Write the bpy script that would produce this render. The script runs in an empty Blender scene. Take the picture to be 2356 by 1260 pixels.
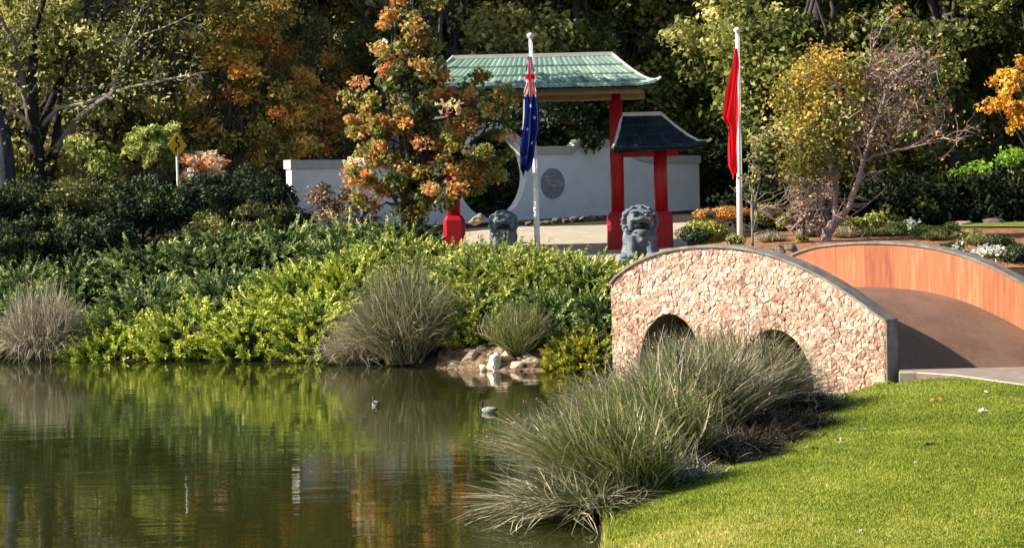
import bpy, bmesh, math, random
import numpy as np
from mathutils import Vector, Matrix
S = bpy.context.scene
COL = S.collection
rad = math.radians
# ------------------------------------------------------------ camera
FPX, CX, CY = 4600.0, 1178.0, 630.0
EYE = 4.4
PITCH = math.atan(190 / FPX); ROLL = rad(1.3)
Fv = Vector((0, math.cos(PITCH), -math.sin(PITCH)))
U0 = Vector((0, math.sin(PITCH), math.cos(PITCH))); R0 = Vector((1, 0, 0))
Rv = R0 * math.cos(ROLL) - U0 * math.sin(ROLL)
Uv = U0 * math.cos(ROLL) + R0 * math.sin(ROLL)
cam_d = bpy.data.cameras.new('camera'); cam = bpy.data.objects.new('camera', cam_d); COL.objects.link(cam)
M = Matrix((Rv, Uv, -Fv)).transposed().to_4x4(); M.translation = Vector((0, 0, EYE)); cam.matrix_world = M
cam_d.sensor_width = 36; cam_d.lens = 36 * FPX / 2356; cam_d.clip_start = 0.5; cam_d.clip_end = 3000
S.camera = cam
# ------------------------------------------------------------ world, sun, exposure
SUN_EL = rad(33); SAZ = rad(9)                     # sun stands to the left, a little on the camera's side
sd = Vector((-math.cos(SAZ) * math.cos(SUN_EL), -math.sin(SAZ) * math.cos(SUN_EL), math.sin(SUN_EL)))
W = bpy.data.worlds.new('World'); S.world = W; W.use_nodes = True
nt = W.node_tree; bg = nt.nodes['Background']; sky = nt.nodes.new('ShaderNodeTexSky'); sky.sky_type = 'NISHITA'
sky.sun_disc = False; sky.sun_elevation = SUN_EL; sky.sun_rotation = math.atan2(sd.x, sd.y)
nt.links.new(sky.outputs[0], bg.inputs[0]); bg.inputs[1].default_value = 0.076
sl = bpy.data.lights.new('sun', 'SUN'); sl.energy = 5.0; sl.angle = rad(0.5); sl.color = (1, 0.9, 0.74)
so = bpy.data.objects.new('sun', sl); COL.objects.link(so); so.rotation_euler = sd.to_track_quat('Z', 'Y').to_euler(); so.location = sd * 60
S.view_settings.view_transform = 'Standard'; S.view_settings.look = 'None'; S.view_settings.gamma = 1
S.view_settings.use_curve_mapping = False; S.view_settings.exposure = 1.05
S.render.engine = 'CYCLES'; S.render.resolution_x = 1024; S.render.resolution_y = 547
# ------------------------------------------------------------ helpers
rng = np.random.default_rng(7)
def ray(px, py): return Fv + Rv * ((px - CX) / FPX) - Uv * ((py - CY) / FPX)
def P(px, py, d):                                   # point seen at photo pixel px,py standing d metres away
    r = ray(px, py); return Vector((r.x * d / r.y, d, EYE + r.z * d / r.y))
def on(px, py, z=0.0):                              # point at photo pixel px,py lying at height z
    r = ray(px, py); k = (z - EYE) / r.z; return Vector((r.x * k, r.y * k, z))
def xat(px, d): return P(px, 600, d).x
def node(m, t, **kw):
    n = m.node_tree.nodes.new(t)
    for k, v in kw.items():
        if k in n.inputs: n.inputs[k].default_value = v
        else: setattr(n, k, v)
    return n
def ramp(m, fac, stops, interp='LINEAR'):
    n = m.node_tree.nodes.new('ShaderNodeValToRGB'); cr = n.color_ramp; cr.interpolation = interp
    while len(cr.elements) < len(stops): cr.elements.new(0.5)
    for e, (p, c) in zip(cr.elements, stops): e.position = p; e.color = (*c, 1)
    m.node_tree.links.new(fac, n.inputs[0]); return n.outputs[0]
def mat(name, rough=0.8):
    m = bpy.data.materials.new(name); m.use_nodes = True; b = m.node_tree.nodes['Principled BSDF']
    b.inputs['Roughness'].default_value = rough; b.inputs['Specular IOR Level'].default_value = 0.25
    return m, b
def L(m, a, b): m.node_tree.links.new(a, b)
def noise(m, scale, detail=4, vec=None, rough=0.6, stretch=None, obj=True):
    n = node(m, 'ShaderNodeTexNoise'); n.inputs['Scale'].default_value = scale; n.inputs['Detail'].default_value = detail; n.inputs['Roughness'].default_value = rough
    g = node(m, 'ShaderNodeNewGeometry').outputs['Position'] if not obj else node(m, 'ShaderNodeTexCoord').outputs['Object']
    if stretch:
        mp = node(m, 'ShaderNodeMapping'); mp.inputs['Scale'].default_value = stretch; L(m, g, mp.inputs[0]); g = mp.outputs[0]
    L(m, g, n.inputs['Vector']); return n.outputs['Fac']
def bump(m, b, h, strength=0.4, dist=0.02):
    n = node(m, 'ShaderNodeBump'); n.inputs['Strength'].default_value = strength; n.inputs['Distance'].default_value = dist
    L(m, h, n.inputs['Height']); L(m, n.outputs[0], b.inputs['Normal'])
def noisemat(name, stops, scale=3, rough=0.8, bstr=0.3, bdist=0.01, bscale=30, stretch=None, detail=5, spec=0.25, world=False):
    m, b = mat(name, rough); b.inputs['Specular IOR Level'].default_value = spec
    f = noise(m, scale, detail, stretch=stretch, obj=not world)
    L(m, ramp(m, f, stops), b.inputs['Base Color'])
    if bstr: bump(m, b, noise(m, bscale, 3, obj=not world), bstr, bdist)
    return m
LEAFK = 1.6
def leafmat(name, stops, trans=0.3, rough=0.5, sp=0.35, interp='LINEAR'):
    m, b = mat(name, rough); b.inputs['Specular IOR Level'].default_value = sp
    stops = [(p, tuple(min(.85, x * LEAFK) for x in c)) for p, c in stops]
    a = node(m, 'ShaderNodeAttribute', attribute_name='tint')
    c = ramp(m, a.outputs['Fac'], stops, interp); L(m, c, b.inputs['Base Color'])
    t = node(m, 'ShaderNodeBsdfTranslucent'); L(m, c, t.inputs['Color'])
    mx = node(m, 'ShaderNodeMixShader'); mx.inputs[0].default_value = trans
    L(m, b.outputs[0], mx.inputs[1]); L(m, t.outputs[0], mx.inputs[2])
    L(m, mx.outputs[0], m.node_tree.nodes['Material Output'].inputs[0]); return m
def tag(o, label=None, cat=None, group=None, kind=None):
    if label: o['label'] = label
    if cat: o['category'] = cat
    if group: o['group'] = group
    if kind: o['kind'] = kind
    return o
def empty(name, loc, label, cat, group=None, rz=0):
    o = bpy.data.objects.new(name, None); o.empty_display_size = 0.2; COL.objects.link(o); o.location = loc; o.rotation_euler.z = rz
    return tag(o, label, cat, group)
def link(name, me, m=None, parent=None):
    o = bpy.data.objects.new(name, me); COL.objects.link(o)
    if m: me.materials.clear(); me.materials.append(m)
    if parent: o.parent = parent
    return o
class MB:                                           # collects vertices and faces, then makes ONE mesh object
    def __init__(s): s.v = []; s.f = []; s.t = []
    def add(s, vs, fs, t=0.5):
        n = len(s.v); s.v += [tuple(v) for v in vs]; s.f += [tuple(i + n for i in f) for f in fs]; s.t += [t] * len(fs)
    def box(s, x0, x1, y0, y1, z0, z1, t=0.5, fn=None):
        v = [(x, y, z) for x in (x0, x1) for y in (y0, y1) for z in (z0, z1)]
        if fn: v = [fn(*p) for p in v]
        s.add(v, [(0, 1, 3, 2), (4, 6, 7, 5), (0, 4, 5, 1), (2, 3, 7, 6), (0, 2, 6, 4), (1, 5, 7, 3)], t)
    def tube(s, pts, r, n=7, t=0.5, cap=True):
        pts = [Vector(p) for p in pts]; m = len(pts)
        if not hasattr(r, '__len__'): r = [r] * m
        vs = []
        for i, p in enumerate(pts):
            d = (pts[min(i + 1, m - 1)] - pts[max(i - 1, 0)]).normalized()
            a = d.orthogonal().normalized() if i == 0 else (a - d * a.dot(d)).normalized()
            b = d.cross(a)
            for k in range(n):
                w = 2 * math.pi * k / n; vs.append(p + (a * math.cos(w) + b * math.sin(w)) * r[i])
        fs = [(i * n + k, i * n + (k + 1) % n, (i + 1) * n + (k + 1) % n, (i + 1) * n + k) for i in range(m - 1) for k in range(n)]
        if cap: fs += [tuple(range(n - 1, -1, -1)), tuple((m - 1) * n + k for k in range(n))]
        s.add(vs, fs, t)
    def lathe(s, prof, c=(0, 0, 0), n=20, t=0.5, rot=0.0):
        vs = [(c[0] + r * math.cos(2 * math.pi * k / n + rot), c[1] + r * math.sin(2 * math.pi * k / n + rot), c[2] + z) for r, z in prof for k in range(n)]
        m = len(prof); fs = [(i * n + k, i * n + (k + 1) % n, (i + 1) * n + (k + 1) % n, (i + 1) * n + k) for i in range(m - 1) for k in range(n)]
        fs += [tuple(range(n - 1, -1, -1)), tuple((m - 1) * n + k for k in range(n))]; s.add(vs, fs, t)
    def ball(s, c, r, sub=2, t=0.5, jit=0, rnd=random):
        bm = bmesh.new(); bmesh.ops.create_icosphere(bm, subdivisions=sub, radius=1)
        if not hasattr(r, '__len__'): r = (r, r, r)
        vs = [(c[0] + v.co.x * r[0] * (1 + jit * rnd.uniform(-1, 1)), c[1] + v.co.y * r[1] * (1 + jit * rnd.uniform(-1, 1)), c[2] + v.co.z * r[2] * (1 + jit * rnd.uniform(-1, 1))) for v in bm.verts]
        fs = [tuple(v.index for v in f.verts) for f in bm.faces]; bm.free(); s.add(vs, fs, t)
    def mesh(s, name):
        me = bpy.data.meshes.new(name); me.from_pydata(s.v, [], s.f); me.update()
        a = me.attributes.new('tint', 'FLOAT', 'FACE'); a.data.foreach_set('value', np.array(s.t, dtype=np.float32)); return me
    def build(s, name, m, parent=None, smooth=False):
        me = s.mesh(name)
        if smooth: me.polygons.foreach_set('use_smooth', [True] * len(me.polygons))
        return link(name, me, m, parent)
def npmesh(name, V, nf, k, tint):                   # V (nf*k,3): nf separate faces of k corners
    me = bpy.data.meshes.new(name); nv = nf * k
    me.vertices.add(nv); me.vertices.foreach_set('co', V.astype(np.float32).ravel())
    me.loops.add(nv); me.loops.foreach_set('vertex_index', np.arange(nv, dtype=np.int32))
    me.polygons.add(nf); me.polygons.foreach_set('loop_start', np.arange(0, nv, k, dtype=np.int32))
    me.update(calc_edges=True)
    a = me.attributes.new('tint', 'FLOAT', 'FACE'); a.data.foreach_set('value', np.clip(tint, 0, 1).astype(np.float32)); return me
def unit(v): return v / (np.linalg.norm(v, axis=1, keepdims=True) + 1e-9)
def leaves(C, size, tint, r, up=0.5, asp=0.55, D=None, out=None):   # rhombic leaves at the points C
    n = len(C); N = unit(r.normal(size=(n, 3)) + np.array([0, 0, up]) + (0 if out is None else out))
    A = unit(np.cross(N, r.normal(size=(n, 3)))) if D is None else unit(D)
    B = unit(np.cross(N, A)); s = (size * r.uniform(0.6, 1.35, n))[:, None]; w = s * asp
    V = np.stack([C - A * s * .5, C + B * w * .5 + A * s * .1 + N * s * .12, C + A * s * .5, C - B * w * .5 + A * s * .1 + N * s * .12], 1)
    return V.reshape(-1, 3), tint
def obj_leaves(name, C, size, tint, m, parent, r, **k):
    V, t = leaves(C, size, tint, r, **k); return link(name, npmesh(name, V, len(C), 4, t), m, parent)
# ------------------------------------------------------------ materials
bark_dark = noisemat('bark_dark', [(0.3, (0.035, 0.028, 0.03)), (0.7, (0.10, 0.085, 0.08))], 6, 0.9, 0.7, 0.03, 14)
bark_pale = noisemat('bark_pale', [(0.35, (0.10, 0.085, 0.075)), (0.55, (0.26, 0.22, 0.18)), (0.75, (0.48, 0.43, 0.36))], 2.2, 0.85, 0.5, 0.02, 20)
bark_blue = noisemat('bark_bluegrey', [(0.3, (0.015, 0.018, 0.025)), (0.7, (0.07, 0.078, 0.095))], 3, 0.9, 0.8, 0.04, 8, stretch=(3, 3, 0.4))
soil = noisemat('soil', [(0.3, (0.016, 0.013, 0.008)), (0.55, (0.04, 0.03, 0.018)), (0.8, (0.03, 0.034, 0.012))], 0.8, 0.95, 0.6, 0.05, 6, world=True)
mulch = noisemat('mulch', [(0.3, (0.10, 0.045, 0.02)), (0.5, (0.28, 0.13, 0.06)), (0.7, (0.42, 0.22, 0.11))], 9, 0.95, 0.8, 0.05, 14, world=True)
grass_base = noisemat('lawn_base', [(0.3, (0.08, 0.12, 0.014)), (0.5, (0.16, 0.20, 0.022)), (0.7, (0.24, 0.25, 0.04))], 1.3, 0.9, 0.5, 0.03, 40, world=True, detail=8)
pave_m = noisemat('pavement', [(0.3, (0.36, 0.31, 0.24)), (0.7, (0.52, 0.46, 0.37))], 2.5, 0.85, 0.2, 0.01, 40, world=True)
slab_m = noisemat('slab', [(0.3, (0.22, 0.17, 0.15)), (0.7, (0.32, 0.26, 0.22))], 3, 0.85, 0.3, 0.01, 60, world=True)
kerb_m = noisemat('kerb', [(0.3, (0.42, 0.38, 0.30)), (0.7, (0.58, 0.52, 0.42))], 4, 0.85, 0.3, 0.01, 40, world=True)
coping_m = noisemat('coping', [(0.3, (0.13, 0.115, 0.10)), (0.7, (0.27, 0.24, 0.21))], 4, 0.8, 0.3, 0.01, 50)
mortar = noisemat('mortar', [(0.3, (0.24, 0.16, 0.12)), (0.7, (0.44, 0.32, 0.24))], 14, 0.9, 0.5, 0.02, 40)
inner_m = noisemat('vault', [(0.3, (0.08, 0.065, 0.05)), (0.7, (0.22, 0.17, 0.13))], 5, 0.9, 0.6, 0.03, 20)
white_m = noisemat('white_render', [(0.25, (0.70, 0.71, 0.73)), (0.6, (0.82, 0.83, 0.85)), (0.8, (0.77, 0.77, 0.78))], 1.2, 0.85, 0.15, 0.01, 25, detail=8)
cap_m = noisemat('cap_render', [(0.3, (0.42, 0.42, 0.40)), (0.7, (0.56, 0.55, 0.53))], 2, 0.85, 0.2, 0.01, 25)
red_m = noisemat('red_paint', [(0.25, (0.30, 0.006, 0.012)), (0.7, (0.42, 0.009, 0.014))], 3, 0.45, 0.08, 0.005, 18, spec=0.35)
trim_m = noisemat('white_trim', [(0.3, (0.55, 0.53, 0.46)), (0.7, (0.68, 0.66, 0.58))], 5, 0.6, 0.1, 0.005, 30)
beam_m = noisemat('timber_beam', [(0.3, (0.22, 0.15, 0.08)), (0.7, (0.36, 0.26, 0.15))], 4, 0.7, 0.2, 0.005, 30, stretch=(1, 1, 6))
pole_m = noisemat('pole_paint', [(0.3, (0.62, 0.65, 0.66)), (0.7, (0.78, 0.80, 0.80))], 3, 0.4, 0.05, 0.004, 20, spec=0.5)
lion_m = noisemat('carved_stone', [(0.3, (0.07, 0.095, 0.12)), (0.55, (0.15, 0.18, 0.21)), (0.75, (0.26, 0.30, 0.33))], 5, 0.8, 0.5, 0.015, 22)
black_m = noisemat('dark_recess', [(0.3, (0.01, 0.01, 0.012)), (0.7, (0.03, 0.03, 0.035))], 5, 0.9, 0.2)
def tintmat(name, stops, nsc=20, rough=0.85, br=0.4, bd=0.01, mixn=0.35, stretch=None):
    m, b = mat(name, rough); a = node(m, 'ShaderNodeAttribute', attribute_name='tint')
    n = noise(m, nsc, 4, stretch=stretch); ma = node(m, 'ShaderNodeMath', operation='MULTIPLY_ADD'); L(m, n, ma.inputs[0]); ma.inputs[1].default_value = mixn; ma.inputs[2].default_value = -mixn / 2
    ad = node(m, 'ShaderNodeMath', operation='ADD'); L(m, ma.outputs[0], ad.inputs[0]); L(m, a.outputs['Fac'], ad.inputs[1])
    L(m, ramp(m, ad.outputs[0], stops), b.inputs['Base Color']); bump(m, b, n, br, bd); return m
stone_m = tintmat('cladding_stone', [(0, (0.22, 0.12, 0.095)), (0.25, (0.40, 0.245, 0.195)), (0.55, (0.56, 0.385, 0.31)), (0.8, (0.68, 0.53, 0.42)), (1, (0.76, 0.66, 0.54))], 17, 0.85, 1.0, 0.05, 1.1)
tile_m = tintmat('glazed_tile', [(0, (0.09, 0.17, 0.145)), (0.5, (0.20, 0.31, 0.255)), (1, (0.34, 0.44, 0.36))], 14, 0.7, 0.3, 0.01, 0.5)
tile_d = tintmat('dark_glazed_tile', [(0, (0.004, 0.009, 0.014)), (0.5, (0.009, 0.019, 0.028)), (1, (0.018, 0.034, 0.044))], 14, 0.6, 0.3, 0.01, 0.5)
rock_m = tintmat('rock', [(0, (0.10, 0.08, 0.07)), (0.4, (0.30, 0.24, 0.18)), (0.7, (0.52, 0.42, 0.30)), (1, (0.66, 0.60, 0.50))], 5, 0.9, 0.8, 0.04, 0.7)
panel_m = tintmat('rusty_panel', [(0, (0.15, 0.05, 0.03)), (0.35, (0.30, 0.10, 0.05)), (0.7, (0.40, 0.15, 0.072)), (1, (0.50, 0.26, 0.15))], 3.5, 0.75, 0.2, 0.005, 1.2, stretch=(3.2, 3.2, 0.3))
nt_ = stone_m.node_tree; bs = nt_.nodes['Principled BSDF']; src = bs.inputs['Base Color'].links[0].from_socket
st_n = noise(stone_m, 1.1, 5, obj=False, rough=.7, stretch=(1, 1, .6)); st_c = ramp(stone_m, st_n, [(.3, (.60, .52, .44)), (.5, (.93, .90, .86)), (.65, (1, 1, 1))]); mxs = node(stone_m, 'ShaderNodeMix', data_type='RGBA', blend_type='MULTIPLY')
mxs.inputs['Factor'].default_value = 1; nt_.links.new(src, mxs.inputs['A']); nt_.links.new(st_c, mxs.inputs['B']); nt_.links.new(mxs.outputs['Result'], bs.inputs['Base Color'])
# deck: fine brick-coloured paving
deck_m, db = mat('deck_paving', 0.85); fn = noise(deck_m, 1, 3, obj=False, stretch=(9, 45, 9)); f2 = noise(deck_m, .8, 3, obj=False)
mm = node(deck_m, 'ShaderNodeMath', operation='ADD'); L(deck_m, fn, mm.inputs[0]); L(deck_m, f2, mm.inputs[1])
L(deck_m, ramp(deck_m, mm.outputs[0], [(0.5, (0.15, 0.083, 0.055)), (1.0, (0.185, 0.105, 0.07)), (1.5, (0.22, 0.13, 0.09))]), db.inputs['Base Color']); bump(deck_m, db, fn, 0.4, 0.01)
# water
water_m, wb = mat('pond_water', 0.012); wb.inputs['Base Color'].default_value = (0.024, 0.029, 0.006, 1); wb.inputs['IOR'].default_value = 1.8; wb.inputs['Specular IOR Level'].default_value = 0.5
h1 = noise(water_m, 1.0, 3, stretch=(1.2, 5.0, 1), obj=False); h2 = noise(water_m, 1.0, 2, stretch=(0.35, 1.1, 1), obj=False); h3 = noise(water_m, 1.0, 2, stretch=(0.09, 0.22, 1), obj=False)
mw = node(water_m, 'ShaderNodeMath', operation='MULTIPLY_ADD'); L(water_m, h1, mw.inputs[0]); mw.inputs[1].default_value = 0.3; L(water_m, h2, mw.inputs[2])
mw2 = node(water_m, 'ShaderNodeMath', operation='MULTIPLY'); L(water_m, mw.outputs[0], mw2.inputs[0]); L(water_m, h3, mw2.inputs[1])
bump(water_m, wb, mw2.outputs[0], 0.5, 0.024)
# ------------------------------------------------------------ terrain
CP = []
def cp(x, y, z): CP.append((x, y, z))
SH = [on(-500, 818), on(-200, 820), on(0, 822), on(200, 825), on(400, 827), on(600, 829), on(800, 832), on(900, 838), on(1000, 845), on(1120, 852), on(1250, 852), on(1330, 850), on(1420, 846)]
for i, p in enumerate(SH):
    left = i < 8; w = 1 if i <= 7 else (0 if i >= 10 else 0.5)
    cp(p.x, p.y, 0); cp(p.x, p.y - 2, -0.5)
    if i < 11:
        cp(p.x, p.y + 0.5, 0.28); cp(p.x, p.y + 1.6, 0.8); cp(p.x, p.y + 3.3, 1.4)
        cp(p.x, p.y + 6, 2.0 if not w == 1 else 2.2); cp(p.x, p.y + 8.7, 2.3 if not w == 1 else 2.75)
    else: cp(p.x, p.y + 0.8, 0.3); cp(p.x, p.y + 3.2, 1.1); cp(p.x, p.y + 7, 1.9)
for x in range(-60, 61, 12): cp(x, 67.5, 3.4 if x < -6 else 2.95); cp(x, 73, 3.5 if x < -6 else 3.3); cp(x, 90, 3.8); cp(x, 120, 5); cp(x, 170, 16)
for px in (1000, 1150, 1300, 1450, 1600): cp(xat(px, 62.5), 62.5, 2.47); cp(xat(px, 65), 65, 2.7)
for px in (1130, 1230, 1330, 1430): cp(xat(px, 59.5), 59.5, 2.36)
for px in (1700, 1850, 2000, 2150, 2300, 2450): cp(xat(px, 52.3), 52.3, 2.55); cp(xat(px, 56), 56, 2.9); cp(xat(px, 62), 62, 3.0 if px > 1750 else 2.8)
for px in (2600, 3000): cp(xat(px, 50), 50, 1.6); cp(xat(px, 56), 56, 2.7)
LE = [(1382, 1400, .1), (1385, 1262, .1), (1388, 1185, .12), (1480, 1137, .13), (1560, 1102, .15), (1700, 1064, .15), (1800, 1042, .12), (1845, 960, .1), (1872, 918, .08), (1900, 904, .12), (2038, 879, .32)]
lawn_edge = [on(*e) for e in LE]
for i, p in enumerate(lawn_edge[:-2]): cp(p.x, p.y, p.z - 0.06); cp(p.x - (.7 if i < 3 else 1.3), p.y + (.15 if i < 3 else .5), -0.3 if i < 3 else .03)
for q in [(1500, 1100), (1600, 1060), (1700, 1020), (1780, 980)]: p = on(*q, 0); cp(p.x, p.y, .03); cp(p.x - 1.3, p.y + .6, -.3)
for p in lawn_edge[:-3]: cp(p.x + 1.2, p.y - 0.4, 0.34)
cp(lawn_edge[-1].x, lawn_edge[-1].y, .3)
for (x, y, z) in [(6, 20, .5), (9, 24, .55), (9, 30, .55), (9, 35, .52), (8.3, 39, .5), (11, 39, .53), (14, 40, .55), (20, 40, .6), (20, 25, .6), (30, 30, .8), (9, 12, .6), (4.5, 12, .4), (12, 45, .5), (3, 6, .4), (-4, 5, -.6)]: cp(x, y, z)
A3 = Vector((xat(1405, 45.3), 45.3, 0)); B3 = Vector((xat(2038, 40.7), 40.7, 0)); bd = (B3 - A3).normalized(); td = Vector((-bd.y, bd.x, 0)); BL = (B3 - A3).length
for k in (0.12, 0.3, 0.5, 0.7): 
    for w, z in ((-1.3, -.5), (0.5, -.5), (2.5, -.4), (4.2, -.2)):
        q = A3 + bd * BL * k + td * w; cp(q.x, q.y, z)
for (x, y) in [(-30, 20), (-30, 40), (-10, 15), (-10, 25), (-10, 35), (-10, 45), (0, 20), (0, 30), (0, 40), (-20, 30), (-45, 45), (2, 35), (4, 38), (-60, 30)]: cp(x, y, -.6)
CPA = np.array(CP); K = np.linalg.norm(CPA[:, None, :2] - CPA[None, :, :2], axis=2)
nC = len(CPA); AA = np.zeros((nC + 1, nC + 1)); AA[:nC, :nC] = K + np.eye(nC) * 1e-3; AA[:nC, nC] = 1; AA[nC, :nC] = 1
WT = np.linalg.solve(AA, np.append(CPA[:, 2], 0))
def gz(x, y):
    x = np.atleast_1d(np.asarray(x, float)); y = np.atleast_1d(np.asarray(y, float))
    xc = np.clip(x, -62, 62); yc = np.clip(y, 3, 172)
    out = np.empty(len(x))
    for i in range(0, len(x), 20000):
        D = np.hypot(xc[i:i+20000, None] - CPA[None, :, 0], yc[i:i+20000, None] - CPA[None, :, 1]); out[i:i+20000] = D @ WT[:nC] + WT[nC]
    return out
def g1(x, y): return float(gz([x], [y])[0])
xs = np.concatenate([[-900, -400, -150, -80], np.arange(-45, 30, 0.45), [34, 40, 50, 80, 150, 400, 900]])
ys = np.concatenate([[-300, -60, 0], np.arange(8, 75, 0.45), np.arange(76, 180, 4), [220, 320, 600, 1400]])
X, Y = np.meshgrid(xs, ys); Z = gz(X.ravel(), Y.ravel()).reshape(X.shape)
Z += np.where(Y > 175, (Y - 175) * 0.12, 0)
me = bpy.data.meshes.new('ground'); nx, ny = len(xs), len(ys)
idx = np.arange(nx * ny).reshape(ny, nx)
me.from_pydata(np.stack([X, Y, Z], 2).reshape(-1, 3).tolist(), [], np.stack([idx[:-1, :-1], idx[:-1, 1:], idx[1:, 1:], idx[1:, :-1]], 2).reshape(-1, 4).tolist())
me.polygons.foreach_set('use_smooth', [True] * len(me.polygons)); tag(link('ground', me, soil), kind='structure')
b = MB(); b.add([(-60, 3, 0), (22, 3, 0), (22, 62, 0), (-60, 62, 0)], [(0, 1, 2, 3)]); tag(b.build('pond_water', water_m), kind='structure')
# sheets that follow the ground, cut by a polygon
def inside(x, y, poly):
    x = np.asarray(x); y = np.asarray(y); c = np.zeros(len(x), bool); n = len(poly)
    for i in range(n):
        x1, y1 = poly[i][:2]; x2, y2 = poly[(i + 1) % n][:2]
        if y1 == y2: continue
        c ^= ((y1 > y) != (y2 > y)) & (x < (x2 - x1) * (y - y1) / (y2 - y1) + x1)
    return c
def sheet(name, poly, m, lift=0.02, res=0.4, kind='structure'):
    bm = bmesh.new(); vs = [bm.verts.new((p[0], p[1], 0)) for p in poly]; bm.faces.new(vs)
    x0, x1 = min(p[0] for p in poly), max(p[0] for p in poly); y0, y1 = min(p[1] for p in poly), max(p[1] for p in poly)
    for ax, lo, hi in ((0, x0, x1), (1, y0, y1)):
        c = lo + res
        while c < hi:
            co = (c, 0, 0) if ax == 0 else (0, c, 0); no = (1, 0, 0) if ax == 0 else (0, 1, 0)
            bmesh.ops.bisect_plane(bm, geom=bm.verts[:] + bm.edges[:] + bm.faces[:], plane_co=co, plane_no=no); c += res
    zz = gz([v.co.x for v in bm.verts], [v.co.y for v in bm.verts])
    for v, z in zip(bm.verts, zz): v.co.z = z + lift
    bmesh.ops.recalc_face_normals(bm, faces=bm.faces[:])
    me = bpy.data.meshes.new(name); bm.to_mesh(me); bm.free()
    me.polygons.foreach_set('use_smooth', [True] * len(me.polygons)); return tag(link(name, me, m), kind=kind)
slab_pts = [on(2069, 850, .58), on(2362, 843, .58), on(2700, 838, .58), on(2700, 940, .58), on(2356, 886, .58), on(2200, 864, .58), on(2110, 858, .58), on(2070, 858, .58)]
lawn_poly = [(p.x, p.y) for p in lawn_edge] + [(on(2070, 872, .5).x, on(2070, 872, .5).y), (on(2110, 859, .56).x, on(2110, 859, .56).y), (on(2200, 865, .56).x, on(2200, 865, .56).y), (on(2356, 887, .56).x, on(2356, 887, .56).y), (on(2700, 942, .56).x, on(2700, 942, .56).y), (18, 25), (10, 6), (4.6, 6)]
sheet('lawn', lawn_poly, grass_base, 0.03, 0.5)
sheet('mulch_bed', [(xat(1540, 54), 54.5), (xat(1700, 52), 51.8), (xat(2200, 51.6), 51.0), (xat(2500, 51), 51), (xat(2500, 58), 57), (xat(2150, 59), 59), (xat(1950, 64), 63), (xat(1580, 64), 63)], mulch, 0.03, 0.6)
sheet('garden_lawn', [(xat(2180, 60), 60), (xat(2600, 58), 58.5), (xat(2700, 64), 65), (xat(2190, 64), 64)], grass_base, 0.035, 0.8)
pv = sheet('forecourt_paving', [(xat(1240, 59.6), 59.6), (xat(1340, 58), 58), (xat(1440, 56), 56), (xat(1520, 56), 56.4), (xat(1580, 60), 60), (xat(1590, 70), 70.5), (xat(1200, 70), 69.6), (xat(900, 66), 65.5), (xat(860, 64), 63.8), (xat(1100, 60.4), 60.6)], pave_m, 0.07, 0.6)
tan_m = noisemat('tan_earth', [(0.35, (0.05, 0.032, 0.02)), (0.5, (0.17, 0.105, 0.06)), (0.65, (0.34, 0.25, 0.16))], 6, 0.95, 0.9, 0.06, 12, world=True)
sheet('bank_earth', [(on(px, py).x, on(px, py).y) for px, py in [(1000, 848), (1035, 856), (1090, 853), (1150, 858), (1200, 853), (1262, 858), (1280, 842), (1255, 830), (1200, 824), (1150, 815), (1100, 820), (1050, 830), (1015, 838)]], tan_m, 0.03, 0.3)
# landing slab with real kerb
b = MB(); top = [(p.x, p.y, .58) for p in slab_pts]; bot = [(p.x, p.y, .2) for p in slab_pts]; n = len(top)
b.add(top + bot, [tuple(range(n - 1, -1, -1))] + [(i, (i + 1) % n, n + (i + 1) % n, n + i) for i in range(n)]); o = tag(b.build('landing_path', slab_m), kind='structure')
b = MB()
for i in range(3, 7):
    p, q = slab_pts[i], slab_pts[i + 1]; b.add([(p.x, p.y, .3), (q.x, q.y, .3), (q.x, q.y, .6), (p.x, p.y, .6), (p.x, p.y + .09, .3), (q.x, q.y + .09, .3), (q.x, q.y + .09, .6), (p.x, p.y + .09, .6)], [(0, 1, 2, 3), (3, 2, 6, 7), (4, 7, 6, 5)])
tag(b.build('path_kerb', kerb_m), kind='structure')
# ------------------------------------------------------------ bridge
def wall_hit(px, py, A=A3, D=bd):                   # (distance along the wall, height) of a photo pixel on the wall's plane
    r = ray(px, py); nrm = Vector((-D.y, D.x, 0)); k = nrm.dot(A) / nrm.dot(r)
    q = r * k; return (q - A).dot(D), EYE + r.z * k
def interp_tab(tab): 
    a = np.array(sorted(tab)); return lambda s: np.interp(s, a[:, 0], a[:, 1])
NT = [wall_hit(*p) for p in [(1405, 655), (1425, 633), (1450, 614), (1480, 598), (1515, 584), (1560, 574), (1610, 569), (1660, 569), (1710, 573), (1760, 584), (1810, 601), (1860, 623), (1910, 650), (1960, 682), (2000, 711), (2038, 741)]]
ntop = interp_tab(NT); BL = NT[-1][0]
def smooth_tab(f, s, w=0.25): return float(np.mean([f(s + d) for d in np.linspace(-w, w, 7)])) if w < s < BL - w else float(f(s))
NTOP = lambda s: smooth_tab(ntop, s)
br = empty('stone_bridge', (A3.x, A3.y, 0), 'arched garden bridge with pale pink stone side and rusty orange inner parapet', 'bridge')
br.rotation_euler.z = math.atan2(bd.y, bd.x)          # local X along the wall, local Y into the bridge
arches = []
for cx, hw, ap, sp in ((1545, 74, 722, 862), (1785, 88, 758, 905)):
    s0, _ = wall_hit(cx - hw, sp); s1, zs = wall_hit(cx + hw, sp); _, za = wall_hit(cx, ap); arches.append(((s0 + s1) / 2, (s1 - s0) / 2, max(zs, 0.02), za))
def arch_z(s):
    for c, a, zs, za in arches:
        if abs(s - c) < a - 1e-6: return zs + (za - zs) * math.sqrt(1 - ((s - c) / a) ** 2)
    return None
TH = 0.40; ZB = -0.6
def wallcols(s0, s1, flat):
    out = []; ss = np.linspace(s0, s1, max(2, int((s1 - s0) / 0.12) + 1))
    return ss
b = MB(); edges = [0.0]
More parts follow.
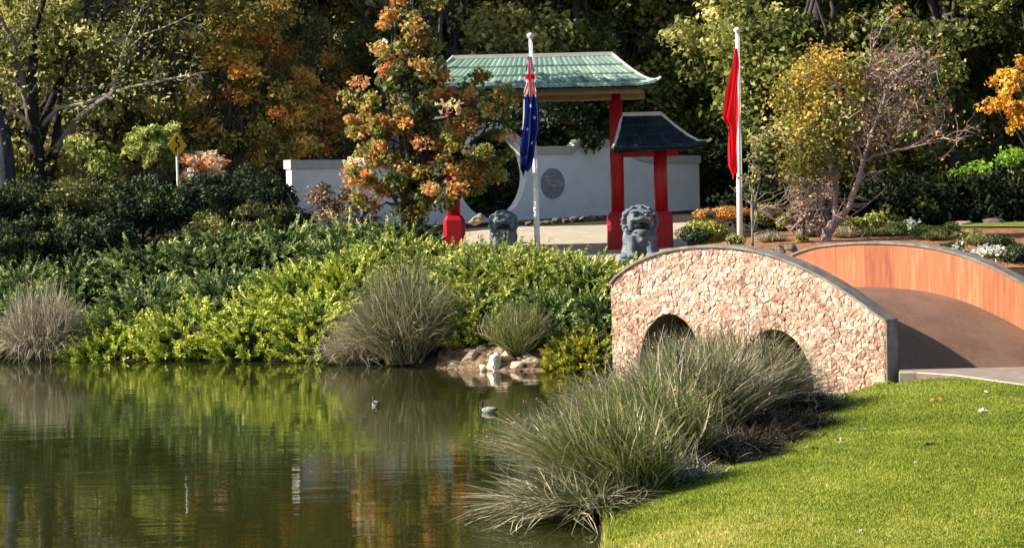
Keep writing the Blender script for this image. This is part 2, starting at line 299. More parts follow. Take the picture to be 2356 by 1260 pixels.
for c, a, zs, za in arches: edges += [c - a, c + a]
edges.append(BL)
for i in range(len(edges) - 1):
    isarch = i % 2 == 1; c = arches[i // 2] if isarch else None
    if isarch: ss = [c[0] - c[1] * math.cos(math.pi * k / 24) for k in range(25)]
    else: ss = wallcols(edges[i], edges[i + 1], 1)
    lo = [(c[2] + (c[3] - c[2]) * math.sqrt(max(0, 1 - ((s - c[0]) / c[1]) ** 2))) if isarch else ZB for s in ss]
    hi = [NTOP(s) for s in ss]
    for k in range(len(ss) - 1):
        for y, fl in ((0, 0), (TH, 1)):
            q = [(ss[k], y, lo[k]), (ss[k + 1], y, lo[k + 1]), (ss[k + 1], y, hi[k + 1]), (ss[k], y, hi[k])]; b.add(q, [(0, 1, 2, 3)] if not fl else [(3, 2, 1, 0)])
        b.add([(ss[k], 0, hi[k]), (ss[k + 1], 0, hi[k + 1]), (ss[k + 1], TH, hi[k + 1]), (ss[k], TH, hi[k])], [(0, 1, 2, 3)])
for s in (0, BL): b.add([(s, 0, ZB), (s, TH, ZB), (s, TH, NTOP(s)), (s, 0, NTOP(s))], [(0, 1, 2, 3)])
b.build('side_wall', mortar, br)
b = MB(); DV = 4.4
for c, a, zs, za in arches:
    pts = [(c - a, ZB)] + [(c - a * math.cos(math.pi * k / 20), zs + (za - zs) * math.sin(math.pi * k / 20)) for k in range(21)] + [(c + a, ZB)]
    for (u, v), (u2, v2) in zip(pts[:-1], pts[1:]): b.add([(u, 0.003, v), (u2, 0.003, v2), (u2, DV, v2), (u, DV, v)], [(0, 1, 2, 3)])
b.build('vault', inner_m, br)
# end pier face (slim dark concrete return)
b = MB(); b.box(BL + .001, BL + .03, -.02, TH + .02, -.2, NTOP(BL) - .01); b.build('end_face', coping_m, br)
# cladding stones, cell by cell
rs = np.random.default_rng(3); cell = 0.112; seeds = []
for i, s in enumerate(np.arange(-0.2, BL + 0.3, cell)):
    for j, z in enumerate(np.arange(-0.25, 3.4, cell * 0.85)):
        seeds.append((s + (0.5 * cell if j % 2 else 0) + rs.uniform(-.75, .75) * cell, z + rs.uniform(-.7, .7) * cell * .85))
seeds = np.array(seeds)
def inwall(s, z):
    if s < -0.02 or s > BL + .02 or z < -0.12 or z > NTOP(min(max(s, 0), BL)) + .03: return False
    a = arch_z(s); return a is None or z > a - .03
stones = []
for i, p in enumerate(seeds):
    if not inwall(*p): continue
    d = seeds - p; dd = np.hypot(d[:, 0], d[:, 1]); nb = [k for k in np.argsort(dd)[1:16]]
    poly = [(p[0] - .3, p[1] - .3), (p[0] + .3, p[1] - .3), (p[0] + .3, p[1] + .3), (p[0] - .3, p[1] + .3)]
    for k in nb:
        mx_, my_ = p + d[k] / 2; nx_, ny_ = d[k] / dd[k]; off = -0.003; out = []
        for a_, b_ in zip(poly, poly[1:] + poly[:1]):
            da = (a_[0] - mx_) * nx_ + (a_[1] - my_) * ny_ - off; db_ = (b_[0] - mx_) * nx_ + (b_[1] - my_) * ny_ - off
            if da <= 0: out.append(a_)
            if (da < 0) != (db_ < 0) and da != db_: t = da / (da - db_); out.append((a_[0] + (b_[0] - a_[0]) * t, a_[1] + (b_[1] - a_[1]) * t))
        poly = out
        if len(poly) < 3: break
    if len(poly) < 3: continue
    q = []
    for s, z in poly:
        s = min(max(s, 0.004), BL - .004); z = min(z, NTOP(s) - .004); z = max(z, -.15)
        for c, a, zs, za in arches:
            if abs(s - c) < a and z < zs + (za - zs) * math.sqrt(max(0, 1 - ((s - c) / a) ** 2)):
                if z <= zs: s = c + math.copysign(a + .004, s - c)
                else:
                    f = math.hypot((s - c) / a, (z - zs) / (za - zs)); f = 1.006 / max(f, .1); s = c + (s - c) * f; z = zs + (z - zs) * f
        q.append((s, z))
    ar = abs(sum(a_[0] * b_[1] - b_[0] * a_[1] for a_, b_ in zip(q, q[1:] + q[:1]))) / 2
    if ar < .0015: continue
    stones.append((ar, p, q))
stones.sort(key=lambda t: -t[0] * (0.4 if t[1][1] < 0.9 and t[1][0] < BL * .8 else 1))
rest = MB()
for n_, (ar, p, q) in enumerate(stones):
    c = np.mean(q, axis=0); dep = rs.uniform(.008, .03); tx, tz = rs.uniform(-.2, .2, 2); k = len(q)
    vs = [(s, 0.0, z) for s, z in q] + [(c[0] + (s - c[0]) * .97, -dep * .75 + tx * (s - c[0]) + tz * (z - c[1]), c[1] + (z - c[1]) * .97) for s, z in q] + [(c[0] + (s - c[0]) * .7, -dep + tx * (s - c[0]) + tz * (z - c[1]), c[1] + (z - c[1]) * .7) for s, z in q]
    vs = [(s - (c[0] if n_ < 300 else 0), y, z - (c[1] if n_ < 300 else 0)) for s, y, z in vs]
    fs = [(i, (i + 1) % k, k + (i + 1) % k, k + i) for i in range(k)] + [(k + i, k + (i + 1) % k, 2 * k + (i + 1) % k, 2 * k + i) for i in range(k)] + [tuple(range(2 * k, 3 * k))]
    t = float(np.clip(rs.normal(.6, .2), 0.02, 1))
    if n_ < 300:
        sb = MB(); sb.add(vs, fs, t); so_ = sb.build('stone', stone_m, br); so_.location = (c[0], 0, c[1])
    else: rest.add(vs, fs, t)
tag(rest.build('small_stones', stone_m, br), kind='stuff')
# copings
def coping(name, top, s0, s1, y0, y1, n=40, mt=coping_m, th=.055, parent=br):
    b = MB(); ss = np.linspace(s0, s1, n)
    for k in range(n - 1):
        a_, c_ = ss[k], ss[k + 1]; za, zc = top(min(max(a_, 0), 1e9)), top(c_)
        v = [(a_, y0(a_), za), (c_, y0(c_), zc), (c_, y1(c_), zc), (a_, y1(a_), za), (a_, y0(a_), za + th), (c_, y0(c_), zc + th), (c_, y1(c_), zc + th), (a_, y1(a_), za + th)]
        f = [(4, 5, 6, 7), (0, 4, 5, 1), (2, 6, 7, 3), (0, 1, 2, 3)]
        if k == 0: f.append((0, 3, 7, 4))
        if k == n - 2: f.append((1, 5, 6, 2))
        b.add(v, f)
    return b.build(name, mt, parent)
coping('coping', NTOP, 0.0, BL + .035, lambda s: -.075, lambda s: TH + .03)
# far parapet in world coordinates, then moved under the bridge
Mi = None
FTab = [(1770, 48.4, 620), (1815, 48.0, 592), (1850, 47.75, 575), (1900, 47.35, 566), (1950, 46.95, 562), (2020, 46.4, 560), (2100, 45.75, 565), (2150, 45.35, 573), (2200, 44.95, 585), (2250, 44.5, 602), (2300, 44.05, 625), (2356, 43.6, 654), (2420, 43.05, 692), (2500, 42.4, 745), (2580, 41.7, 800)]
Fp = [P(px, py, d) for px, d, py in FTab]
loc0 = Vector((A3.x, A3.y, 0))
def tolocal(v): q = Vector((v.x, v.y, 0)) - loc0; return Vector((q.dot(bd), q.dot(td), v.z))
Fl = [tolocal(p) for p in Fp]; fs_ = np.array([p.x for p in Fl]); fy_ = np.array([p.y for p in Fl]); fz_ = np.array([p.z for p in Fl])
FY = lambda s: float(np.interp(s, fs_, fy_)); 
def FZ(s): return float(np.mean([np.interp(s + d, fs_, fz_) for d in np.linspace(-.3, .3, 7)]))
f0, f1 = fs_[0] + .3, fs_[-1] - .3
HP = 1.0
b = MB(); ss = np.linspace(f0, f1, 44)
for a_, c_ in zip(ss[:-1], ss[1:]):
    v = [(s, FY(s) + dy, z) for s in (a_, c_) for dy in (.03, .36) for z in (-.5, FZ(s) - .002)]
    b.add(v, [(0, 2, 3, 1), (4, 5, 7, 6), (0, 1, 5, 4), (2, 6, 7, 3)])
b.build('parapet_core', mortar, br)
npan = 11; rp = random.Random(5)
for i in range(npan):
    a_ = f0 + (f1 - f0) * i / npan + .002; c_ = f0 + (f1 - f0) * (i + 1) / npan - .002; b = MB(); t = rp.uniform(.5, .68) if i not in (3,) else .36; m_ = 6
    for k in range(m_):
        u, w = a_ + (c_ - a_) * k / m_, a_ + (c_ - a_) * (k + 1) / m_
        v = [(s, FY(s) + dy, z) for s in (u, w) for dy in (0, .028) for z in (FZ(s) - HP - .25, FZ(s) - .006)]
        b.add(v, [(0, 2, 3, 1), (4, 5, 7, 6), (0, 1, 5, 4), (2, 6, 7, 3), (1, 3, 7, 5)], t)
    b.build('panel', panel_m, br)
coping('far_coping', FZ, f0, f1, lambda s: FY(s) - .04, lambda s: FY(s) + .42, 44)
# deck
b = MB(); nt_ = 40
def nd(t): s = t * BL; return Vector((s, TH, NTOP(s) - HP))
def fd(t): s = f0 + (f1 - f0) * t; return Vector((s, FY(s), FZ(s) - HP))
for i in range(nt_):
    for j in range(8):
        q = [nd(t).lerp(fd(t), u) for t, u in ((i / nt_, j / 8), ((i + 1) / nt_, j / 8), ((i + 1) / nt_, (j + 1) / 8), (i / nt_, (j + 1) / 8))]; b.add(q, [(0, 1, 2, 3)])
b.build('deck', deck_m, br, True)
b = MB()
for t in (0, 1):
    q0, q1 = nd(t), fd(t); b.add([(q0.x, q0.y, -.5), (q1.x, q1.y, -.5), tuple(q1 - Vector((0, 0, .004))), tuple(q0 - Vector((0, 0, .004)))], [(0, 1, 2, 3)])
b.build('deck_end', inner_m, br)
# ------------------------------------------------------------ white cloud wall with moon gate
WA = Vector((xat(676, 67.6), 67.6, 0)); WB_ = Vector((xat(1608, 79), 79, 0)); wd = (WB_ - WA).normalized(); WZ = 3.3
ww = empty('garden_wall', (WA.x, WA.y, 0), 'long white rendered wall with wavy top and round moon gate', 'wall', rz=math.atan2(wd.y, wd.x))
WT_ = [wall_hit(px, py, WA, wd) for px, py in [(676, 368), (770, 368), (900, 366), (1000, 350), (1050, 320), (1080, 296), (1110, 284), (1135, 281), (1165, 291), (1190, 311), (1215, 334), (1240, 337), (1317, 336), (1330, 321), (1395, 320), (1430, 330), (1470, 352), (1500, 357), (1608, 358)]]
wtop = interp_tab(WT_); WL = WT_[-1][0]
mc, mz = wall_hit(1132, 404, WA, wd); mr = 1.55; mz = max(mz, WZ + 1.35)
b = MB(); brk = [0, mc - mr, mc + mr, WL]; WTH = .34
def strip(b, ss, lo, hi, y0, y1, bottom=False):
    for k in range(len(ss) - 1):
        a_, c_ = ss[k], ss[k + 1]
        b.add([(a_, y0, lo[k]), (c_, y0, lo[k + 1]), (c_, y0, hi[k + 1]), (a_, y0, hi[k])], [(0, 1, 2, 3)]); b.add([(a_, y1, lo[k]), (c_, y1, lo[k + 1]), (c_, y1, hi[k + 1]), (a_, y1, hi[k])], [(3, 2, 1, 0)])
        b.add([(a_, y0, hi[k]), (c_, y0, hi[k + 1]), (c_, y1, hi[k + 1]), (a_, y1, hi[k])], [(0, 1, 2, 3)])
        if bottom: b.add([(a_, y0, lo[k]), (c_, y0, lo[k + 1]), (c_, y1, lo[k + 1]), (a_, y1, lo[k])], [(3, 2, 1, 0)])
for s0, s1 in ((0, mc - mr), (mc + mr, WL)):
    ss = np.linspace(s0, s1, 60); strip(b, ss, [WZ - .4] * 60, [float(wtop(s)) - .05 for s in ss], 0, WTH)
th_ = np.linspace(math.pi, 0, 33); ss = [mc + mr * math.cos(t) for t in th_]
strip(b, ss, [mz + mr * math.sin(t) for t in th_], [float(wtop(s)) - .05 for s in ss], 0, WTH, True)
strip(b, ss, [WZ - .4] * 33, [max(mz - mr * math.sin(t), WZ - .35) for t in th_], 0, WTH)
for s in (0, WL): b.add([(s, 0, WZ - .4), (s, WTH, WZ - .4), (s, WTH, float(wtop(s)) - .05), (s, 0, float(wtop(s)) - .05)], [(0, 1, 2, 3)])
b.build('wall_panel', white_m, ww)
b = MB(); ss = np.linspace(-.06, WL + .06, 120); strip(b, ss, [float(wtop(s)) - .3 for s in ss], [float(wtop(s)) for s in ss], -.06, WTH + .06, True)
for s in (-.06, WL + .06): z = float(wtop(s)); b.add([(s, -.06, z - .3), (s, WTH + .06, z - .3), (s, WTH + .06, z), (s, -.06, z)], [(0, 1, 2, 3)])
b.build('wall_cap', cap_m, ww)
ec, ez = wall_hit(1271, 422, WA, wd); er = wall_hit(1271, 387, WA, wd)[1] - ez
b = MB(); n = 40; b.add([(ec + er * math.cos(2 * math.pi * k / n), y, ez + er * math.sin(2 * math.pi * k / n)) for y in (-.001, -.03) for k in range(n)], [tuple(range(n, 2 * n))] + [(k, (k + 1) % n, n + (k + 1) % n, n + k) for k in range(n)])
em = noisemat('emblem_grey', [(0.3, (0.20, 0.22, 0.25)), (0.7, (0.30, 0.32, 0.35))], 6, 0.8, 0.2)
med = b.build('medallion', em, ww)
b = MB(); re_ = random.Random(2)
for i in range(22):
    u = i / 21; x = ec + er * (-.72 + 1.4 * u); z = ez + er * (.28 - .55 * u + .1 * math.sin(u * 9) + re_.uniform(-.16, .16)); w = er * re_.uniform(.13, .22); h = er * re_.uniform(.08, .17); a = re_.uniform(-.8, .8)
    pts = [(-w, 0), (-w * .3, h), (w, h * .2), (w * .2, -h)]; b.add([(x + p * math.cos(a) - q * math.sin(a), -.045, z + p * math.sin(a) + q * math.cos(a)) for p, q in pts], [(0, 1, 2, 3)])
b.tube([(ec + er * (-.72 + 1.4 * u), -.036, ez + er * (.25 - .55 * u + .1 * math.sin(u * 9))) for u in np.linspace(0, 1, 9)], .014, 5)
b.build('relief', noisemat('relief_cream', [(0.3, (0.45, 0.43, 0.38)), (0.7, (0.6, 0.57, 0.5))], 6, 0.8, 0.1), med)
# ------------------------------------------------------------ ceremonial gate
GD = 62.5; g0 = P(1235, 578, GD - .15); GS = FPX / GD; GK = 62.5 / 56.0
gate = empty('ceremonial_gate', (g0.x, g0.y, 2.64), 'red pillared Chinese gate with curved green tiled roofs', 'gate', rz=0)
GZ = P(1420, 578, GD).z; gate.location.z = GZ; gate.scale = (GK,) * 3
CXs = [-3.5, -2.29, 2.29, 3.5]
for i, x in enumerate(CXs):
    main = abs(x) < 3; h = 4.45 if main else 2.95
    b = MB(); b.lathe([(.19, .9), (.185, h)], (x, 0, 0), 20); b.build('column', red_m, gate, True)
    b = MB(); w = .31; c = .1
    for z0, z1, k0, k1 in ((-.3, .04, 1.12, 1.12), (.04, .98, 1.0, .97), (.98, 1.1, .97, .72)):
        o8 = [(-1, -1 + c / w), (-1 + c / w, -1), (1 - c / w, -1), (1, -1 + c / w), (1, 1 - c / w), (1 - c / w, 1), (-1 + c / w, 1), (-1, 1 - c / w)]
        b.add([(x + p * w * k, q * w * k, z) for k, z in ((k0, z0), (k1, z1)) for p, q in o8], [(j, (j + 1) % 8, 8 + (j + 1) % 8, 8 + j) for j in range(8)] + [tuple(range(8, 16))])
    b.build('plinth', red_m, gate)
b = MB(); b.box(-3.1, 3.1, -.13, .13, 4.22, 4.45); b.build('main_beam', beam_m, gate)
b = MB(); b.box(-3.0, 3.0, -.75, -.62, 4.36, 4.46); b.box(-3.0, 3.0, .62, .75, 4.36, 4.46); b.build('eave_beam', beam_m, gate)
for sgn in (-1, 1):
    b = MB(); x0, x1 = sorted((sgn * 2.1, sgn * 4.0)); b.box(x0, x1, -.09, .09, 2.62, 2.8); b.build('side_beam', red_m, gate)
def roof(xl, xr, el, er_, zr, ze, run, rows, tw, single, tipl=True, tipr=True, tm=None):
    tm = tm or tile_m
    # ridge from xl to xr, eave from el to er_, curved front and back slopes
    drop = lambda r: zr - (zr - ze) * (1 - (1 - r) ** 1.35)
    fl = lambda x, r: 0.13 * r ** 3 * (max(0, (x - (xr + er_) / 2) / (er_ - (xr + er_) / 2 + 1e-6)) ** 2 * (1 if tipr else 0) + max(0, ((xl + el) / 2 - x) / ((xl + el) / 2 - el + 1e-6)) ** 2 * (1 if tipl else 0))
    b = MB(); N = 12; C_ = 14
    def pt(r, u, sg, lift=0): x = (xl + (el - xl) * r) * (1 - u) + (xr + (er_ - xr) * r) * u; return (x, sg * run * r, drop(r) + fl(x, r) + lift)
    for sg in (-1, 1):
        for i in range(N):
            for j in range(C_):
                b.add([pt(i / N, j / C_, sg, -.03), pt(i / N, (j + 1) / C_, sg, -.03), pt((i + 1) / N, (j + 1) / C_, sg, -.03), pt((i + 1) / N, j / C_, sg, -.03)], [(0, 1, 2, 3)])
    for u in (0, 1):                                 # hipped or gabled ends
        for i in range(N): b.add([pt(i / N, u, -1, -.03), pt((i + 1) / N, u, -1, -.03), pt((i + 1) / N, u, 1, -.03), pt(i / N, u, 1, -.03)], [(0, 1, 2, 3)])
    b.add([pt(1, 0, -1, -.1), pt(1, 1, -1, -.1), pt(1, 1, 1, -.1), pt(1, 0, 1, -.1)], [(0, 1, 2, 3)])
    rb = b.build('roof', tintmat_dark, gate)
    rr = random.Random(int(abs(xl) * 100)); rest = MB()
    for sg in (-1, 1):
        for i in range(rows):
            r0, r1 = i / rows, (i + 1) / rows + .03
            wid = (er_ - el) * r1 + (xr - xl) * (1 - r1); n = max(1, int(round(wid / tw)))
            for j in range(n):
                ja = rr.uniform(-.004, .004); t = min(1, max(0, rr.gauss(.5, .2)))
                a0, a1 = pt(r0, j / n, sg, .012), pt(r0, (j + 1) / n, sg, .012); e0, e1 = pt(min(r1, 1), j / n, sg, .075 + ja), pt(min(r1, 1), (j + 1) / n, sg, .075 + ja)
                g = .006; m0 = tuple((np.array(a0) + a1) / 2 + np.array([0, 0, .018])); m1 = tuple((np.array(e0) + e1) / 2 + np.array([0, 0, .02]))
                sh = lambda p, k: (p[0] + k, p[1], p[2])
                vs = [sh(a0, g), m0, sh(a1, -g), sh(e0, g), m1, sh(e1, -g)]; vs += [(x, y, z - .065) for x, y, z in vs]
                fs = [(0, 1, 4, 3), (1, 2, 5, 4), (3, 4, 10, 9), (4, 5, 11, 10), (0, 3, 9, 6), (2, 8, 11, 5)]
                if single and sg == -1: q = MB(); q.add(vs, fs, t); q.build('tile', tm, rb)
                else: rest.add(vs, fs, t)
    tag(rest.build('joined_tiles', tm, rb), kind='stuff')
    q = MB(); q.box(xl - .02, xr + .02, -.06, .06, zr - .02, zr + .085); q.build('ridge', trim_m, rb)
    for u in (0, 1):
        for sg in (-1, 1):
            if (u == 0 and xl - el < .05) or (u == 1 and er_ - xr < .05): rr_ = .025
            else: rr_ = .042
            q = MB(); pts = [Vector(pt(r, u, sg, .06)) for r in np.linspace(0, 1, 12)]
            d = (pts[-1] - pts[-2]).normalized(); pts.append(pts[-1] + d * .08 + Vector((0, 0, .035)))
            q.tube(pts, [rr_] * 12 + [rr_ * .9], 8); q.build('hip_trim', trim_m, rb)
    return rb
tintmat_dark = noisemat('roof_underside', [(0.3, (0.02, 0.05, 0.045)), (0.7, (0.05, 0.09, 0.08))], 5, 0.8, 0.1)
roof(-2.2, 2.2, -3.42, 3.42, 5.47, 4.53, 1.15, 4, .15, True)
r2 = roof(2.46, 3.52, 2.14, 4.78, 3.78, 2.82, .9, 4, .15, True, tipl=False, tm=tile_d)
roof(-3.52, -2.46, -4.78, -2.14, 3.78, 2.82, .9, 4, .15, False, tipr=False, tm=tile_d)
# ------------------------------------------------------------ lions
def lion(px, ytop, ybot, d, label, seed, w=0.92):
    base = P(px, ybot, d); h = (P(px, ytop, d).z - base.z); k = h / 1.62; r = random.Random(seed)
    root = empty('lion_statue', base, label, 'statue', 'carved stone guardian lions by the gate', rz=rad(2)); root.scale = (1.18, 1.1, 1)
    b = MB(); b.box(-.44 * k, .44 * k, -.42 * k, .45 * k, -.3, .22 * k); b.box(-.40 * k, .40 * k, -.38 * k, .42 * k, .22 * k, .27 * k); b.build('pedestal', lion_m, root)
    b = MB(); B = lambda x, y, z, rx, ry=None, rz=None: b.ball((x * k, y * k, z * k), (rx * k, (ry or rx) * k, (rz or ry or rx) * k), 3)
    B(0, .12, .52, .38, .36, .34); B(0, .02, .76, .38, .30, .42); B(0, -.14, .74, .25, .2, .26); B(0, .08, 1.08, .385, .25, .40)           # haunches and chest
    for s in (-1, 1):
        B(s * .27, .0, .42, .14, .26, .18)                                                              # thighs
        b.tube([(s * .19 * k, -.2 * k, .82 * k), (s * .2 * k, -.27 * k, .55 * k), (s * .2 * k, -.27 * k, .36 * k)], [.12 * k, .10 * k, .095 * k], 10)
        B(s * .2, -.32, .34, .12, .15, .085)                                                            # paws
        for q in (-1, 0, 1): B(s * .2 + q * .06, -.43, .33, .04, .05, .05)
        B(s * .34, -.0, .32, .11, .2, .08)
    B(0, -.06, 1.22, .29, .28, .31)                                                                       # head
    B(0, -.32, 1.25, .17, .14, .06); B(0, -.44, 1.28, .08, .05, .055)                                  # muzzle, nose
    B(0, -.27, .95, .17, .14, .06); B(0, -.36, .90, .09, .06, .06)                                        # lower jaw
    for s in (-1, 1):
        B(s * .17, -.31, 1.24, .085, .08, .06); B(s * .14, -.31, 1.44, .11, .06, .035); B(s * .13, -.32, 1.355, .05, .04, .04)  # cheeks, brows, eyes
        B(s * .31, -.02, 1.38, .07, .06, .085); B(s * .21, -.24, 1.1, .06, .07, .13)
    for i in range(26):                                                                                 # curls of the mane
        a = -.5 + (math.pi + 1.0) * i / 25; rr = .35 + .02 * (i % 2); B(rr * math.cos(a), -.08 + .04 * (i % 3), 1.19 + rr * 1.05 * math.sin(a), .05)
    for i in range(16):
        a = 2 * math.pi * i / 16; B(.30 * math.cos(a), .08, 1.18 + .32 * math.sin(a), .07)
    for i in range(12): a = math.pi + math.pi * (i + .5) / 12; B(.3 * math.cos(a), -.17, 1.0 + .17 * math.sin(a), .055)
    B(0, -.32, .72, .055); 
    for i in range(7): a = math.pi + math.pi * i / 6; B(.2 * math.cos(a), -.28 + .02 * abs(i - 3), .83 + .1 * math.sin(a), .03)
    o = b.build('body', lion_m, root, True)
    mo = o.modifiers.new('r', 'REMESH'); mo.mode = 'VOXEL'; mo.voxel_size = .017; mo.use_smooth_shade = True
    b = MB(); b.ball((0, -.30 * k, 1.095 * k), (.16 * k, .09 * k, .095 * k), 2); b.build('mouth', black_m, root, True)  # black ball stands in for the shade inside the open mouth
    b = MB()
    for s in (-1, 1): b.ball((s * .13 * k, -.345 * k, 1.35 * k), (.034 * k, .026 * k, .03 * k), 2)
    b.build('eyes', black_m, root, True)
    b = MB()
    for q in range(-2, 3): b.box((q * .04 - .015) * k, (q * .04 + .015) * k, -.40 * k, -.37 * k, (1.165 if q else 1.17) * k, 1.2 * k)
    b.build('teeth', lion_m, root)
lion(1474, 470, 618, 57.0, 'blue grey stone lion standing in front of the red plinths beside the bridge', 1)
lion(1160, 482, 600, 59.6, 'blue grey stone lion half hidden by juniper, left of the dark blue flag', 2)
# ------------------------------------------------------------ flag poles and flags
def flagpole(b_, t_, d, label):
    p0, p1 = P(*b_, d), P(*t_, d); root = empty('flagpole', p0, label, 'flagpole', 'white flagpoles'); v = p1 - p0
    b = MB(); b.tube([Vector((0, 0, -.5)), v * .3, v * .34, v * .97], [.088, .082, .07, .052], 14); b.build('pole', pole_m, root, True)
    b = MB(); b.lathe([(.02, -.1), (.06, -.07), (.06, -.03), (.105, .0), (.105, .05), (.06, .09), (.01, .11)], tuple(v * .985), 14); b.build('finial', pole_m, root, True)
    b = MB(); b.tube([v * .28 + Vector((.07, -.075, 0)), v * .96 + Vector((.05, -.06, 0))], .008, 5); b.build('halyard', pole_m, root)
    return p0, v
flagpole((1238, 600), (1220, 76), 59.6, 'white flagpole carrying the dark blue flag, left of the moon medallion')
flagpole((1703, 572), (1696, 64), 57.0, 'white flagpole carrying the red flag, behind the bridge')
def flagmesh(edgeL, edgeR, y0, y1, d, colorf, name, label, folds, m_name):
    nv, nu = 90, 44; V = []; C = []
    yy = np.linspace(y0, y1, nv)
    for i, y in enumerate(yy):
        a = i / (nv - 1); xl = np.interp(y, *zip(*edgeL)); xr = np.interp(y, *zip(*edgeR))
        for j in range(nu):
            u = j / (nu - 1); x = xl + (xr - xl) * u
            ph = folds * math.pi * u; amp = .10 * min(1, .25 + a * 1.5)
            dep = -.12 - amp * (math.sin(ph + 1.1 * math.sin(a * 3)) * .8 + .3 * math.sin(2.3 * ph + a * 5)); yo = 8 * math.sin(u * 5 + 1) * (1 if a > .9 else 0) * (a - .9) * 10
            V.append(tuple(P(x + 1.2 * math.sin(a * 14 + u * 7), y + yo, d + dep))); C.append(colorf(a, u))
    F = [(i * nu + j, i * nu + j + 1, (i + 1) * nu + j + 1, (i + 1) * nu + j) for i in range(nv - 1) for j in range(nu - 1)]
    me = bpy.data.meshes.new(name); o0 = Vector(V[0]); me.from_pydata([tuple(Vector(v) - o0) for v in V], [], F)
    ca = me.color_attributes.new('print', 'FLOAT_COLOR', 'POINT'); ca.data.foreach_set('color', np.array([(*c, 1) for c in C], dtype=np.float32).ravel())
    me.polygons.foreach_set('use_smooth', [True] * len(F))
    m, b_ = mat(m_name, 0.6); at = node(m, 'ShaderNodeAttribute', attribute_name='print'); L(m, at.outputs['Color'], b_.inputs['Base Color'])
    t = node(m, 'ShaderNodeBsdfTranslucent'); L(m, at.outputs['Color'], t.inputs['Color']); mx = node(m, 'ShaderNodeMixShader'); mx.inputs[0].default_value = .45
    L(m, b_.outputs[0], mx.inputs[1]); L(m, t.outputs[0], mx.inputs[2]); L(m, mx.outputs[0], m.node_tree.nodes['Material Output'].inputs[0])
    o = link(name, me, m); o.location = o0; return tag(o, label, 'flag', 'limp flags')
NAVY, RED, WH = (.008, .02, .16), (.62, .015, .03), (.75, .75, .78)
def aus(a, u):
    if a < .34:
        p, q = a / .34, u
        if abs(q - .5) < .09 or abs(p - .5) < .07: return RED
        if abs(q - .5) < .17 or abs(p - .5) < .13: return WH
        dg = min(abs(p - q), abs(p - 1 + q)); return RED if dg < .06 else (WH if dg < .16 else NAVY)
    for sa, su, r in ((.42, .45, .035), (.52, .75, .025), (.62, .35, .022), (.74, .7, .025), (.86, .4, .022)):
        if math.hypot((a - sa) * 2.2, (u - su) * .45) < r: return WH
    return WH if u < .07 and .36 < a < .62 else NAVY  # white left edge below the canton is sunlight painted into the print
flagmesh([(130, 1213), (170, 1208), (200, 1207), (260, 1203), (330, 1198), (385, 1196), (400, 1204)], [(130, 1223), (165, 1230), (200, 1234), (250, 1239), (300, 1240), (345, 1231), (380, 1224), (400, 1212)], 130, 400, 59.5, aus, 'blue_flag', 'dark blue flag with red and white cross in its corner hanging limp', 4.5, 'blue_flag_cloth')
def chn(a, u):
    for sa, su, r in ((.2, .5, .05), (.62, .03, .02), (.7, .02, .02), (.55, .04, .018), (.66, .05, .018)):
        if math.hypot((a - sa) * 2.2, (u - su) * .45) < r and a > .4: return (.8, .6, .03)
    return (.70, .012, .02)
flagmesh([(112, 1690), (150, 1684), (200, 1672), (245, 1665), (273, 1660), (285, 1671), (300, 1676), (380, 1675), (398, 1684)], [(112, 1696), (150, 1699), (398, 1696)], 112, 406, 56.9, chn, 'red_flag', 'plain looking bright red flag hanging limp from the right pole', 2.3, 'red_flag_cloth')
# ------------------------------------------------------------ plants
def limb_pts(p, q, r, n=5, wob=.06, sag=0):
    p, q = Vector(p), Vector(q); L_ = (q - p).length; out = []
    for i in range(n + 1):
        t = i / n; w = math.sin(math.pi * t) * L_ * wob
        out.append(p.lerp(q, t) + Vector((r.uniform(-w, w), r.uniform(-w, w), r.uniform(-w, w) + sag * math.sin(math.pi * t) * L_)))
    return out
def crown_pts(r, blobs, nclump, nleaf, cr, shell=.55):
    """blobs: (centre, radii). leaves gathered in clumps on each blob's outer shell"""
    vol = np.array([b[1][0] * b[1][2] for b in blobs]); pr = vol / vol.sum(); ks = r.choice(len(blobs), nclump, p=pr)
    dirs = unit(r.normal(size=(nclump, 3))); rr = shell + (1 - shell) * r.random(nclump) ** .6
    cc = np.array([np.array(blobs[k][0]) + dirs[i] * rr[i] * np.array(blobs[k][1]) for i, k in enumerate(ks)])
    idx = r.integers(0, nclump, nleaf); dl = unit(r.normal(size=(nleaf, 3))); csz = cr * r.uniform(.6, 1.4, nclump)
    C = cc[idx] + dl * (r.random(nleaf) ** .5)[:, None] * csz[idx][:, None] * np.array([1, 1, .7])
    return C, idx, cc, dl
